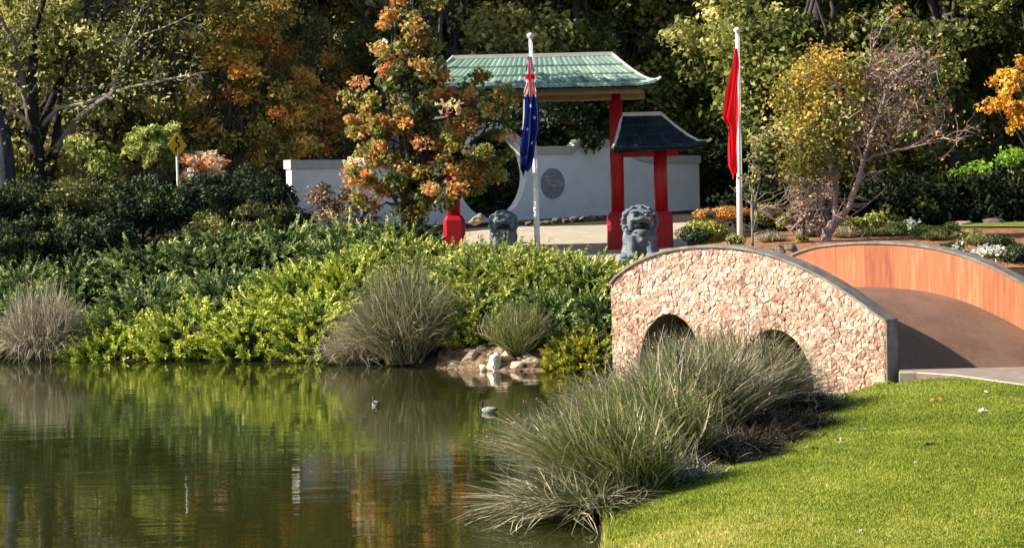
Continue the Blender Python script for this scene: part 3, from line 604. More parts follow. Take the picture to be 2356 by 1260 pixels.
def tree(name, label, group, base, trunk_r, blobs, nclump, nleaf, cr, size, lm, bm_, seed, th=.55, nl=14, shell=.5, split=1, hue=.22, ub=.4, cat='tree', tiltx=0, asp=.55, twigs=0):
    r = np.random.default_rng(seed); rr = random.Random(seed)
    base = Vector(base); root = empty(name, base, label, cat, group)
    bl = [((Vector(c) - base), rad_) for c, rad_ in blobs]
    C, idx, cc, dl = crown_pts(r, [(tuple(c), rd) for c, rd in bl], nclump, nleaf, cr, shell)
    ct = r.normal(.5, hue, nclump); t = ct[idx] + r.normal(0, .1, nleaf)
    obj_leaves('crown', C, size, t, lm, root, r, up=ub, asp=asp, out=dl * .5)
    zt = max(c.z + rd[2] * .4 for c, rd in bl); mid = sum((c for c, _ in bl), Vector()) / len(bl)
    b = MB()
    for s in range(split):
        off = Vector(((s - (split - 1) / 2) * .5, 0, 0)); top = Vector((mid.x + off.x * 3, mid.y, zt))
        tp = [Vector((off.x * .4, 0, -.4)), Vector((off.x * .7 + tiltx * .2, 0, top.z * .1)), Vector((off.x + mid.x * .15, mid.y * .1, top.z * .25)), Vector((off.x * 1.8 + mid.x * .45, mid.y * .4, top.z * .5)), Vector((off.x * 2.5 + mid.x * .8, mid.y * .8, top.z * .75)), top]
        tp = [p + Vector((rr.uniform(-.1, .1), rr.uniform(-.1, .1), 0)) * trunk_r * 3 for p in tp]
        b.tube(tp, [trunk_r * 1.3, trunk_r, trunk_r * .85, trunk_r * .6, trunk_r * .35, trunk_r * .1], 9)
        for i in range(nl):
            k = rr.randrange(nclump); e = Vector(cc[k]); f = rr.uniform(.2, .75); n_ = len(tp) - 1; q = f * n_; st = tp[int(q)].lerp(tp[min(int(q) + 1, n_)], q % 1)
            if e.z < st.z - .3: e.z = st.z + .2
            r0 = trunk_r * (1 - f) * .55 + .015; b.tube(limb_pts(st, e, rr, 5, .08), [r0, r0 * .8, r0 * .6, r0 * .45, r0 * .3, r0 * .12], 6)
    for i in range(twigs):
        k = rr.randrange(nclump); st = Vector(cc[k]); e = st + Vector((rr.gauss(0, 1), rr.gauss(0, 1), rr.gauss(.3, 1))).normalized() * cr * 1.8; b.tube(limb_pts(st, e, rr, 3, .12), [.02, .016, .01, .004], 4)
    b.build('trunk', bm_, root, True); return root
def px_blobs(lst, d, dd=1.0):
    out = []
    for e in lst:
        px, py, rx, ry = e[:4]; dep = d + (e[4] if len(e) > 4 else 0); s = FPX / dep; c = P(px, py, dep); out.append((tuple(c), (rx / s, rx / s * dd, ry / s)))
    return out
def ongr(px, py, lift=0.0):                          # where the sight line of a photo pixel meets ground or water
    r_ = ray(px, py); ds = np.linspace(15, 75, 1200); k = ds / r_.y; zz_ = EYE + r_.z * k; hit = np.where(zz_ <= np.maximum(gz(r_.x * k, ds), 0) + lift)[0]
    i = hit[0] if len(hit) else -1; return Vector((r_.x * k[i], ds[i], max(zz_[i], 0) - lift))
def gp(px, d): x = xat(px, d); return Vector((x, d, g1(x, d)))
G = lambda a, b_, c: (a, b_, c)
lm_dark = leafmat('leaf_dark', [(0, G(.018, .032, .008)), (.32, G(.065, .082, .02)), (.62, G(.21, .225, .055)), (1, G(.50, .49, .18))], .38)
lm_olive = leafmat('leaf_olive', [(0, G(.04, .05, .014)), (.35, G(.11, .12, .035)), (.65, G(.28, .27, .08)), (1, G(.52, .47, .20))], .38)
lm_grey = leafmat('leaf_grey', [(0, G(.03, .04, .025)), (.4, G(.12, .125, .065)), (.7, G(.28, .27, .15)), (1, G(.50, .48, .30))], .3)
lm_gold = leafmat('leaf_gold', [(0, G(.08, .075, .015)), (.35, G(.12, .125, .03)), (.68, G(.33, .27, .055)), (.88, G(.50, .31, .06)), (1, G(.5, .18, .06))], .35)
lm_maple = leafmat('leaf_maple', [(0, G(.035, .05, .02)), (.26, G(.08, .095, .03)), (.44, G(.19, .20, .05)), (.58, G(.31, .25, .06)), (.7, G(.46, .19, .055)), (.79, G(.50, .13, .06)), (.87, G(.42, .45, .18)), (1, G(.62, .60, .42))], .42)
lm_rust = leafmat('leaf_rust', [(0, G(.09, .075, .02)), (.4, G(.24, .14, .03)), (.7, G(.5, .2, .05)), (1, G(.75, .28, .10))], .35)
lm_autumn = leafmat('leaf_autumn', [(0, G(.05, .055, .015)), (.3, G(.14, .135, .035)), (.55, G(.32, .26, .06)), (.8, G(.48, .29, .07)), (1, G(.68, .24, .06))], .42)
lm_bright = leafmat('leaf_bright', [(0, G(.03, .05, .012)), (.4, G(.15, .19, .04)), (.7, G(.34, .38, .10)), (1, G(.52, .54, .22))], .35)
lm_teal = leafmat('leaf_teal', [(0, G(.006, .014, .008)), (.5, G(.018, .034, .014)), (.85, G(.05, .065, .02)), (1, G(.13, .15, .04))], .15, .6, .25)
lm_shade = leafmat('leaf_shade', [(0, G(.006, .012, .005)), (.6, G(.007, .011, .004)), (.9, G(.02, .025, .008)), (1, G(.10, .11, .03))], .12, .7, .15)  # near black leaves: the shade under the trees is put into the colour
lm_jun = leafmat('juniper', [(0, G(.025, .045, .01)), (.4, G(.09, .13, .022)), (.7, G(.23, .26, .045)), (1, G(.46, .45, .12))], .2)
lm_lime = leafmat('juniper_lime', [(0, G(.03, .05, .01)), (.35, G(.12, .17, .022)), (.7, G(.32, .36, .045)), (1, G(.52, .52, .13))], .22)
lm_jund = leafmat('juniper_deep', [(0, G(.010, .024, .010)), (.4, G(.045, .075, .022)), (.7, G(.13, .18, .05)), (1, G(.40, .44, .17))], .22)
lm_rush = leafmat('rush', [(0, G(.015, .02, .006)), (.25, G(.07, .08, .025)), (.5, G(.15, .145, .075)), (.75, G(.27, .24, .155)), (1, G(.50, .45, .35))], .2)
lm_rushg = leafmat('rush_green', [(0, G(.015, .025, .006)), (.3, G(.08, .11, .02)), (.55, G(.14, .155, .04)), (.8, G(.25, .21, .12)), (1, G(.48, .42, .30))], .22)
lm_straw = leafmat('rush_straw', [(0, G(.09, .08, .05)), (.4, G(.17, .15, .10)), (.7, G(.31, .27, .20)), (1, G(.54, .49, .39))], .2)
lm_yel = leafmat('leaf_yellow', [(0, G(.035, .05, .01)), (.45, G(.15, .17, .025)), (.8, G(.33, .31, .04)), (1, G(.5, .4, .05))], .25)
core_m = noisemat('twiggy_core', [(0.3, (0.012, 0.014, 0.006)), (0.7, (0.035, 0.032, 0.016))], 8, 0.95, 0.6, 0.05, 12)
lm_shadeblade = leafmat('shade_blades', [(0, G(.008, .007, .005)), (.5, G(.03, .026, .018)), (.75, G(.12, .10, .07)), (1, G(.25, .22, .17))], .1, .8, .1)  # near black colour carries the shade below the rushes, some straw mixed in
pink_m = leafmat('seed_heads', [(0, G(.12, .05, .035)), (.5, G(.24, .12, .09)), (1, G(.42, .26, .2))], .2)
# --- background trees, three ranks deep, meshes shared between copies
protos = {}
def bgtree(px, d, kind, label, sc=1.0, rz=0.0, grp='tall trees behind the garden'):
    base = gp(px, d)
    key = kind
    if key not in protos:
        kk, var = kind; sd_ = hash((kk, var)) % 1000 if False else {'dark': 11, 'olive': 22, 'grey': 33, 'rust': 44}[kk] + var
        r = random.Random(sd_); bl = []
        for i in range(11):
            a = r.uniform(0, 2 * math.pi); z = 1.9 + 15.5 * (i + .5) / 11; w = 3.0 * math.sin(math.pi * min(.93, (z + 2.5) / 21)) ** .6
            bl.append(((math.cos(a) * w * .85, math.sin(a) * w * .6, z), (r.uniform(1.6, 2.4), r.uniform(1.5, 2.1), r.uniform(1.3, 2.0))))
        lm = {'dark': lm_dark, 'olive': lm_olive, 'grey': lm_grey, 'rust': lm_autumn}[kk]
        n = {'dark': 31000, 'olive': 26000, 'grey': 20000, 'rust': 17000}[kk]
        root = tree('background_tree', label, grp, (0, 0, 0), .28, bl, 230, n, .95, .27, lm, bark_dark if kk != 'grey' else bark_pale, sd_, nl=26, shell=.35, ub=.3, hue=.2)
        protos[key] = root; o = root; o.location = base; o.rotation_euler.z = rz; o.scale = (sc,) * 3; return o
    src = protos[key]; o = src.copy(); COL.objects.link(o)
    for c in src.children: e = c.copy(); COL.objects.link(e); e.parent = o
    o.location = base; o.rotation_euler.z = rz; o.scale = (sc,) * 3; o['label'] = label; return o
BG = [(-150, 74, ('grey', 0), 'grey green tree at the left edge behind the bare tree', 1.05), (60, 80, ('olive', 0), 'olive leaved tree behind the bare limbs of the left tree', 1.1), (230, 74, ('olive', 1), 'yellow olive tree between the bare tree and the yellow sign', 1.0),
      (380, 82, ('grey', 1), 'grey green gum tree rising above the drooping lime shrub', 1.1), (520, 86, ('grey', 0), 'dull grey tree behind the orange crowned tree', 1.15), (640, 78, ('olive', 1), 'olive brown autumn tree left of the dark gap in the trees', .8),
      (905, 84, ('grey', 1), 'rounded grey green tree right of the dark gap in the trees', 1.0), (1060, 82, ('dark', 0), 'dark green tree behind the left end of the big roof', 1.05), (1210, 83, ('olive', 1), 'olive green tree above the middle of the big green roof', 1.0),
      (1330, 84, ('dark', 1), 'dark tree between the two flagpoles over the moon wall', 1.1), (1470, 86, ('dark', 0), 'leafy dark green tree above the right roof corner', 1.05), (1610, 85, ('dark', 2), 'dark green tree left of the red flag', 1.0),
      (1760, 79, ('olive', 0), 'olive dark tree right behind the red flag', .95), (1900, 75, ('dark', 1), 'dense dark tree behind the golden tree', 1.05), (2050, 80, ('dark', 2), 'dark tree behind the bare purple twigs', 1.1),
      (2190, 75, ('dark', 0), 'dark tree left of the orange hanging branch', 1.0), (2330, 79, ('olive', 1), 'brownish olive tree behind the orange hanging branch', 1.05), (2480, 74, ('dark', 2), 'dark tree at the right edge of the garden', 1.0),
      (1840, 90, ('dark', 0), 'dark tree filling behind the golden crown', 1.15), (2120, 89, ('olive', 0), 'olive tree filling behind the bare twig crown', 1.15), (1290, 92, ('olive', 0), 'olive tree just behind the left flagpole top', 1.2), (2400, 90, ('dark', 1), 'dark tree filling the upper right corner', 1.15), (700, 92, ('olive', 1), 'olive tree behind the orange trees', 1.1), (300, 90, ('olive', 0), 'olive tree in the second rank above the lime shrubs', 1.15), (130, 98, ('dark', 1), 'dark tree far behind the bare left tree', 1.25), (430, 100, ('dark', 0), 'dark tree far behind the yellow sign', 1.25), (760, 108, ('dark', 2), 'blackish tree deep in the gap above the orange tree', 1.1), (1140, 100, ('dark', 2), 'dark tree in the far rank over the left flagpole', 1.3),
      (1400, 98, ('dark', 1), 'dark tree in the far rank above the right main pillar', 1.3), (1690, 100, ('dark', 0), 'dark tree in the far rank above the red flagpole', 1.3), (1980, 98, ('dark', 1), 'dark tree in the far rank above the leaning small tree', 1.3), (2270, 98, ('dark', 2), 'dark tree in the far rank at upper right', 1.3), (-150, 98, ('dark', 2), 'dark tree far back beyond the left edge', 1.3), (2550, 98, ('dark', 0), 'dark tree far back beyond the right edge', 1.3)]
for i, (px, d, kd, lb, sc) in enumerate(BG): bgtree(px, d, kd, lb, sc, rz=(i * 2.1) % 6.28)
# far wood that closes the view
r = np.random.default_rng(99); n = 60000; wx = r.uniform(-75, 75, n); wy = r.uniform(112, 128, n); gzv = gz(wx, wy); lump = 19 + 3 * np.sin(wx * .31) + 2 * np.sin(wx * .77 + 1)
wz = gzv + lump * r.random(n) ** .8; 
tag(obj_leaves('far_wood', np.stack([wx, wy, wz], 1), 1.15, r.normal(.3, .2, n), lm_dark, None, r, up=.3, asp=.8), 'dark wood closing the view behind all the trees', 'wood', kind='stuff')
# --- the bare-limbed tree at the left, limb by limb
def px_tree(name, label, group, base, d, limbs, bm_, leafspec, seed, cat='tree'):
    root = empty(name, P(base[0], base[1], d), label, cat, group); o0 = root.location; r = random.Random(seed); nr = np.random.default_rng(seed)
    b = MB(); tips = []
    for li, (pts, r0, r1, dd) in enumerate(limbs):
        n = len(pts); q = [P(x, y, d + dd * i / (n - 1)) - o0 for i, (x, y) in enumerate(pts)]
        fine = []
        for a, c in zip(q[:-1], q[1:]):
            for k in range(4): fine.append(a.lerp(c, k / 4) + Vector([r.uniform(-1, 1) for _ in range(3)]) * .025)
        fine.append(q[-1]); m_ = len(fine); b.tube(fine, [r0 + (r1 - r0) * k / (m_ - 1) for k in range(m_)], 8, t=.75 if r0 < .09 else (.5 if li in (1, 5) else .02))  # trunk dark as in shade, limbs pale as in sun, put into bark tint
        for k in range(m_ // 3, m_):
            if r.random() < .75:
                dv = (fine[min(k + 1, m_ - 1)] - fine[k - 1]).normalized(); e = fine[k] + (dv + Vector((r.gauss(0, .8), r.gauss(0, .8), r.gauss(.2, .7)))).normalized() * r.uniform(.5, 1.5)
                lp = limb_pts(fine[k], e, r, 4, .1); b.tube(lp, [.03, .024, .018, .012, .005], 5); tips.append(e)
                for _ in range(2):
                    e2 = lp[3] + Vector((r.gauss(0, 1), r.gauss(0, 1), r.gauss(.2, 1))).normalized() * r.uniform(.3, .8); b.tube(limb_pts(lp[3], e2, r, 3, .1), [.014, .011, .008, .003], 4); tips.append(e2)
    b.build('trunk', bm_, root, True)
    if leafspec:
        n, sp, size, lm = leafspec; T = np.array([tuple(t) for t in tips]); idx = nr.integers(0, len(T), n); C = T[idx] + nr.normal(0, sp, (n, 3)); ct = nr.normal(.5, .2, len(T))
        obj_leaves('crown', C, size, ct[idx] + nr.normal(0, .1, n), lm, root, nr)
    return root
px_tree('bare_tree', 'big spreading bare tree at left, trunk coloured as shaded and limbs as sunlit', None, (90, 430), 71, [
    ([(90, 440), (86, 360), (75, 270), (74, 170), (82, 70), (120, -60)], .33, .05, -.5), ([(75, 290), (52, 190), (30, 90), (-20, 10)], .17, .04, -1), ([(86, 340), (112, 250), (150, 165), (168, 60), (182, -60)], .19, .05, 1),
    ([(150, 165), (185, 92), (235, 15)], .09, .03, .6), ([(105, 430), (128, 330), (134, 220), (130, 120), (140, 20)], .22, .04, 1.5), ([(122, 350), (185, 270), (250, 222), (262, 212)], .15, .10, -1.2), ([(95, 290), (130, 250), (190, 238), (262, 212), (330, 194), (400, 180), (480, 166)], .08, .03, -1.5),
    ([(258, 214), (276, 150), (285, 110), (332, 10)], .07, .025, -1), ([(285, 125), (330, 82), (380, 62), (450, 30)], .045, .015, -.6), ([(262, 212), (230, 238), (170, 232)], .07, .04, -.5), ([(74, 310), (40, 300), (-20, 292)], .1, .06, -1), ([(72, 285), (40, 262), (-10, 238)], .1, .05, 1), ([(74, 200), (30, 180), (-20, 170)], .07, .04, -1), ([(30, 120), (60, 60), (70, -30)], .06, .02, -.5)],
    tintmat('bark_bare', [(0, (0.018, 0.015, 0.018)), (.35, (0.06, 0.05, 0.05)), (.6, (0.22, 0.19, 0.16)), (1, (0.50, 0.46, 0.38))], 3, 0.85, 0.5, 0.02, .5), (3000, .35, .16, lm_olive), 5)
o = empty('gum_tree_trunk', gp(18, 70), 'thick blue grey ribbed trunk at the left edge behind the bare tree', 'tree trunk'); b = MB(); b.tube([(0, 0, -.5), (.05, 0, 2), (0, 0, 3.2), (-.5, .3, 6), (-1.4, .6, 10)], [.42, .34, .3, .22, .15], 14); b.build('trunk', bark_blue, o, True)
# --- middle rank of autumn trees
tree('autumn_tree', 'olive and orange autumn tree with dark slim stems behind the white wall end', None, gp(520, 73), .13, px_blobs([(530, 90, 90, 90), (620, 190, 105, 95), (500, 250, 90, 100), (650, 300, 80, 70), (440, 330, 60, 60), (590, 20, 100, 80), (560, 330, 80, 60)], 73, .9), 150, 14000, .5, .20, lm_autumn, bark_dark, 41, split=3, nl=14, hue=.22)
tree('autumn_tree', 'small glowing orange tree top left of the maple', None, gp(720, 75), .1, px_blobs([(700, 150, 70, 60), (760, 210, 70, 80), (740, 300, 60, 60), (660, 130, 40, 30)], 75, .9), 50, 3800, .4, .17, lm_rust, bark_dark, 42, nl=8)
tree('maple_tree', 'tall maple turning green, red and cream in front of the gate', None, gp(952, 60.5), .16, px_blobs([(955, 40, 75, 85), (935, 150, 88, 75), (900, 250, 95, 80), (1010, 260, 95, 80), (960, 340, 120, 75), (1080, 340, 100, 70), (1110, 220, 65, 60), (880, 400, 85, 60), (1010, 420, 120, 55), (970, -60, 60, 70), (1130, 390, 55, 45), (860, 330, 55, 70), (890, 170, 40, 50), (990, 160, 50, 60), (1140, 320, 45, 55), (880, 455, 65, 38), (950, 465, 55, 28), (825, 420, 40, 40), (1150, 260, 35, 60), (830, 250, 35, 70)], 60.2, .85), 340, 26000, .32, .135, lm_maple, bark_dark, 43, split=2, nl=34, hue=.24, asp=.8, ub=.3, shell=.45)
tree('bronze_shrub', 'thin bronze leaved shrub in front of the white wall end', None, gp(765, 63), .05, px_blobs([(770, 465, 45, 35), (760, 510, 55, 40), (820, 500, 55, 45), (735, 450, 25, 22)], 63), 50, 2300, .3, .13, leafmat('leaf_bronze', [(0, G(.05, .04, .025)), (.5, G(.14, .10, .06)), (1, G(.33, .22, .14))], .25), bark_dark, 44, split=3, nl=12, cat='shrub', hue=.25)
tree('moon_gate_shrub', 'round black green shrub seen through the moon gate', None, gp(1130, 76), .1, px_blobs([(1135, 430, 110, 75), (1150, 350, 110, 60), (1260, 300, 150, 60)], 76, .6), 90, 14000, .5, .2, lm_teal, bark_dark, 45, nl=6, cat='shrub')
tree('weeping_shrub', 'lime green drooping shrub left of the yellow sign', None, gp(360, 69.3), .07, px_blobs([(330, 318, 42, 26), (375, 312, 42, 24), (345, 350, 50, 30), (390, 370, 30, 30)], 69.3), 60, 3600, .3, .17, lm_bright, bark_dark, 46, nl=8, cat='shrub')
tree('yellow_shrub', 'loose yellow green shrub between the bare tree and drooping shrub', None, gp(225, 70), .05, px_blobs([(200, 355, 45, 28), (245, 385, 45, 26), (180, 335, 25, 20)], 70), 36, 1700, .3, .15, lm_bright, bark_dark, 47, nl=8, cat='shrub')
tree('blossom_shrub', 'cream and orange shrub right below the yellow sign', None, gp(465, 69), .05, px_blobs([(450, 375, 30, 30), (490, 378, 35, 22), (425, 400, 20, 20)], 69), 40, 1500, .25, .14, leafmat('leaf_cream', [(0, G(.45, .18, .07)), (.5, G(.66, .40, .25)), (1, G(.82, .74, .6))], .3), bark_dark, 48, nl=6, cat='shrub', hue=.35)
# yellow road sign
sg = empty('road_sign', P(412, 470, 65.6), 'small yellow diamond road sign with black winding arrow beside the lime shrub', 'road sign', rz=rad(52)); q = P(418, 334, 65.6) - sg.location
b = MB(); b.tube([(0, .03, -1), (0, .03, q.z)], .04, 8); b.build('post', pole_m, sg)
b = MB(); e = .42; b.add([(0, 0, q.z - e), (e, 0, q.z), (0, 0, q.z + e), (-e, 0, q.z), (0, .012, q.z - e), (e, .012, q.z), (0, .012, q.z + e), (-e, .012, q.z)], [(0, 1, 2, 3), (7, 6, 5, 4), (0, 4, 5, 1), (1, 5, 6, 2), (2, 6, 7, 3), (3, 7, 4, 0)])
b.build('sign_plate', noisemat('sign_yellow', [(.3, (.75, .42, .01)), (.7, (.82, .48, .015))], 4, .5, .05), sg)
b = MB(); pts = [(-.08, -.22), (-.08, -.1), (.07, -.02), (.07, .05), (-.06, .12), (-.02, .22)]; b.tube([(x, -.012, q.z + z) for x, z in pts], .025, 6); b.add([(-.1, -.014, q.z + .2), (.06, -.014, q.z + .2), (-.02, -.014, q.z + .3)], [(0, 1, 2)]); b.build('winding_arrow', black_m, sg)
# --- right hand small tree
px_tree('golden_tree', 'small leaning tree, golden leaves on its left and bare purplish twigs right', None, (1900, 562), 54, [
    ([(1890, 570), (1905, 535), (1920, 512)], .16, .12, 0), ([(1920, 512), (1922, 480), (1926, 420), (1900, 330), (1860, 240)], .085, .03, .6), ([(1920, 512), (1950, 482), (1970, 430), (1985, 370), (2010, 300), (2040, 210), (2100, 130)], .1, .02, -.4),
    ([(1985, 370), (2040, 350), (2090, 340), (2160, 320), (2240, 312)], .05, .01, -.5), ([(2010, 300), (2070, 260), (2130, 220), (2150, 150)], .05, .01, .5), ([(1926, 420), (1880, 380), (1830, 350), (1790, 320)], .05, .015, .3), ([(2000, 330), (1990, 240), (2000, 150), (2010, 100)], .05, .012, .3), ([(1900, 330), (1940, 260), (1930, 160)], .045, .012, -.3), ([(1926, 440), (1880, 440), (1850, 430)], .04, .01, 0), ([(2030, 230), (2090, 190), (2110, 130)], .03, .01, 0), ([(2040, 350), (2090, 300), (2150, 270)], .03, .01, .4)],
    noisemat('bark_purple', [(.3, (.16, .11, .10)), (.7, (.38, .29, .26))], 4, .85, .4, .01, 20), (500, .12, .12, lm_rust), 8)
gt = [o for o in COL.objects if o.name.startswith('golden_tree')][0]; r = np.random.default_rng(12)
bl = [(tuple(Vector(c) - gt.location), rd) for c, rd in px_blobs([(1880, 170, 75, 60), (1930, 230, 60, 70), (1830, 260, 60, 60), (1880, 330, 80, 60), (1850, 380, 55, 40), (1800, 230, 30, 45)], 54.2, .8)]
C, idx, cc, dl = crown_pts(r, bl, 120, 6500, .3, .4); ct = r.normal(.2, .14, 120) + .55 * (cc[:, 2] - cc[:, 2].min()) / np.ptp(cc[:, 2]); obj_leaves('golden_leaves', C + r.normal(0, .17, C.shape), .11, ct[idx] + r.normal(0, .1, 6500), lm_gold, gt, r, asp=.7)
bl = [(tuple(Vector(c) - gt.location), rd) for c, rd in px_blobs([(2060, 180, 90, 70), (2080, 280, 90, 60), (2000, 300, 60, 70)], 54.2, .8)]
C, idx, cc, dl = crown_pts(r, bl, 90, 3200, .3, .3); obj_leaves('sparse_leaves', C, .1, r.normal(.5, .2, 3200), leafmat('leaf_mauve', [(0, G(.10, .075, .05)), (.6, G(.26, .18, .13)), (1, G(.46, .33, .24))], .3), gt, r)
b = MB(); rr = random.Random(3)
for i in range(260):
    k = rr.randrange(90); st = Vector(cc[k]); e = st + Vector((rr.gauss(.4, 1), rr.gauss(0, 1), rr.gauss(.5, 1))).normalized() * rr.uniform(.3, .8); b.tube(limb_pts(st, e, rr, 3, .15), [.013, .01, .007, .003], 4)
b.build('twigs', bpy.data.materials['bark_purple'], gt)
tree('twiggy_shrub', 'grey twiggy shrub at the foot of the leaning golden tree', None, gp(1870, 55.5), .03, px_blobs([(1870, 440, 55, 45), (1860, 500, 40, 35)], 55.5), 50, 700, .25, .09, leafmat('leaf_dusty', [(0, G(.12, .09, .07)), (1, G(.34, .28, .22))], .2), bpy.data.materials['bark_purple'], 49, split=4, nl=22, twigs=140, cat='shrub')
tree('sapling', 'thin pale sapling just right of the red flagpole', None, gp(1732, 53.5), .035, px_blobs([(1735, 380, 22, 30), (1722, 430, 22, 25), (1740, 340, 14, 20)], 53.5), 20, 260, .16, .1, lm_olive, bark_pale, 50, nl=8, twigs=20)
tree('orange_tree', 'bright orange golden branch hanging in at the right edge', None, gp(2420, 58), .16, px_blobs([(2310, 190, 50, 25), (2340, 230, 45, 30), (2290, 250, 35, 16), (2350, 160, 35, 30), (2330, 285, 18, 22), (2440, 180, 90, 90), (2300, 235, 20, 30), (2350, 270, 14, 34)], 57.5, .7), 80, 3600, .24, .13, leafmat('leaf_orange', [(0, G(.25, .13, .02)), (.5, G(.55, .28, .035)), (1, G(.75, .42, .06))], .35), bark_dark, 51, nl=14)
tree('bright_green_shrub', 'bright green leafy bush glowing in the shade at right', None, gp(2260, 68), .05, px_blobs([(2245, 390, 36, 16), (2330, 365, 34, 22), (2210, 400, 18, 10)], 68), 40, 800, .3, .16, leafmat('leaf_fresh', [(0, G(.06, .12, .015)), (.5, G(.15, .27, .03)), (1, G(.32, .42, .07))], .4), bark_dark, 52, nl=6, cat='shrub')
for i, (px, d, py, rx, ry, lb) in enumerate([(1700, 80, 380, 60, 95, 'shadowy bush behind the red flag beside the white wall end'), (1775, 66, 440, 80, 60, 'shadowy bush behind the thin sapling'), (1930, 65.5, 455, 90, 55, 'shadowy bush right behind the leaning trunk'), (2080, 65, 460, 100, 50, 'bush darkened for the shade behind the bare twigs'), (2240, 66.5, 455, 100, 55, 'bush darkened for the deep shade at far right'), (2390, 67, 450, 90, 60, 'bush darkened for the shade at the right edge')]):
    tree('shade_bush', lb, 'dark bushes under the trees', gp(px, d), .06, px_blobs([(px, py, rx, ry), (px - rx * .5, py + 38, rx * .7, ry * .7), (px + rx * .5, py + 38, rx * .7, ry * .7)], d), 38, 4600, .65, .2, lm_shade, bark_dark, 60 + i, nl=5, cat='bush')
for i, (px, d, py, rx, ry, lb) in enumerate([(40, 65, 450, 95, 55, 'dark green shrub at the foot of the bare tree'), (190, 64.6, 455, 90, 50, 'mottled olive green shrub right of the bare trunk'), (330, 64.6, 465, 95, 55, 'dark teal shrub below the lime drooping shrub'), (470, 64.3, 455, 90, 50, 'dark shrub below the cream and orange shrub'), (585, 64.3, 440, 80, 55, 'dark green shrub left of the white wall end'), (665, 63.4, 520, 50, 35, 'low dark shrub touching the white wall end'), (60, 62.8, 545, 110, 50, 'dark shrub low on the left bank above the straw tuft'), (220, 62.6, 535, 80, 45, 'dark shrub low between two junipers'), (560, 62.8, 510, 110, 45, 'brown tinged dark shrub above the middle juniper'), (-90, 64, 480, 90, 70, 'dark shrub cut by the left edge of the view')]):
    tree('bank_shrub', lb, 'dark shrubs along the top of the bank', gp(px, d), .05, px_blobs([(px, py, rx, ry), (px - rx * .5, py + 35, rx * .7, ry * .8), (px + rx * .5, py + 30, rx * .7, ry * .8)], d, 1.1), 90, 7600, .32, .13, lm_teal if i not in (1, 8) else leafmat('leaf_mottled%d' % i, [(0, G(.025, .04, .012)), (.5, G(.07, .08, .02)), (1, G(.20, .19, .06))], .2), bark_dark, 80 + i, nl=6, cat='shrub', hue=.2)
# --- spreading junipers: arching sprays on a low mound
def mound(name, c, rx, ry, h, seed, m, parent, seg=22):
    r = random.Random(seed); b = MB(); ph = [r.uniform(0, 6) for _ in range(4)]; rings = 7; vs = []
    for i in range(rings + 1):
        a = i / rings * math.pi / 2
        for k in range(seg):
            w = 2 * math.pi * k / seg; f = 1 + .12 * math.sin(3 * w + ph[0]) + .08 * math.sin(5 * w + ph[1]); x, y = c.x + rx * f * math.cos(a) * math.cos(w), c.y + ry * f * math.cos(a) * math.sin(w)
            vs.append((x, y, h * math.sin(a) * (1 + .1 * math.sin(4 * w + ph[2])))) 
    zz = gz([v[0] for v in vs], [v[1] for v in vs]); vs = [(v[0] - c.x, v[1] - c.y, v[2] + z - c.z - (.25 if i < seg else 0)) for i, (v, z) in enumerate(zip(vs, zz))]
    b.add(vs, [(i * seg + k, i * seg + (k + 1) % seg, (i + 1) * seg + (k + 1) % seg, (i + 1) * seg + k) for i in range(rings) for k in range(seg)]); return b.build(name, m, parent, True)
def juniper(px, d, rxp, ry, h, lm, label, seed, nfr=420, flen=.95, lift=.3, group='spreading junipers on the bank'):
    c = gp(px, d); rx = rxp / FPX * d; root = empty('juniper', c, label, 'shrub', group); r = np.random.default_rng(seed)
    mound('inner_mound', c, rx * .86, ry * .86, h * .55, seed, core_m, root)
    a = r.uniform(0, 2 * np.pi, nfr); el = np.arccos(r.random(nfr)); rad_ = np.sin(el); x = c.x + rx * rad_ * np.cos(a); y = c.y + ry * rad_ * np.sin(a); hh = h * .72 * np.cos(el) ** .7 * r.uniform(.6, 1.15, nfr); z = gz(x, y) + hh
    D = unit(np.stack([np.cos(a) * (rad_ + .3) + r.normal(0, .35, nfr), np.sin(a) * (rad_ + .3) * .8 + r.normal(0, .3, nfr) - .15, np.full(nfr, lift) + r.normal(0, .22, nfr)], 1)); ln = flen * r.uniform(.55, 1.25, nfr); ct = r.normal(.42, .2, nfr)
    Cs, Ds, Ts, Sz = [], [], [], []; m = 16; side = unit(np.cross(D, np.array([0, 0, 1.]))); P0 = np.stack([x, y, z], 1) - D * ln[:, None] * .45 - np.array([0, 0, .05])
    for k in range(m):
        for s in (-1, 0, 1):
            t = k / (m - 1); pc = P0 + D * (ln * t)[:, None] + np.array([0, 0, 1]) * (-.18 * ln * (t - .3) ** 2 + .22 * ln * t ** 3)[:, None] + r.normal(0, .012, (nfr, 3))
            dd = unit(D * (1.0) + side * s * .5 + np.cross(D, side) * r.normal(0, .4, nfr)[:, None] + r.normal(0, .16, (nfr, 3)) + np.array([0, 0, .1])); w = .25 * (1 - .5 * t)
            Cs.append(pc + dd * w * .4); Ds.append(dd); Ts.append(ct + .5 * (t - .5) + r.normal(0, .05, nfr)); Sz.append(np.full(nfr, w))  # paler tips: new growth, with shading contrast put into the tint as well
    C = np.concatenate(Cs); Dd = np.concatenate(Ds); T = np.concatenate(Ts); Z_ = np.concatenate(Sz)
    V, t = leaves(C - np.array(c), Z_, T, r, up=1.0, asp=.3, D=Dd); link('sprays', npmesh('sprays', V, len(C), 4, t), lm, root); return root
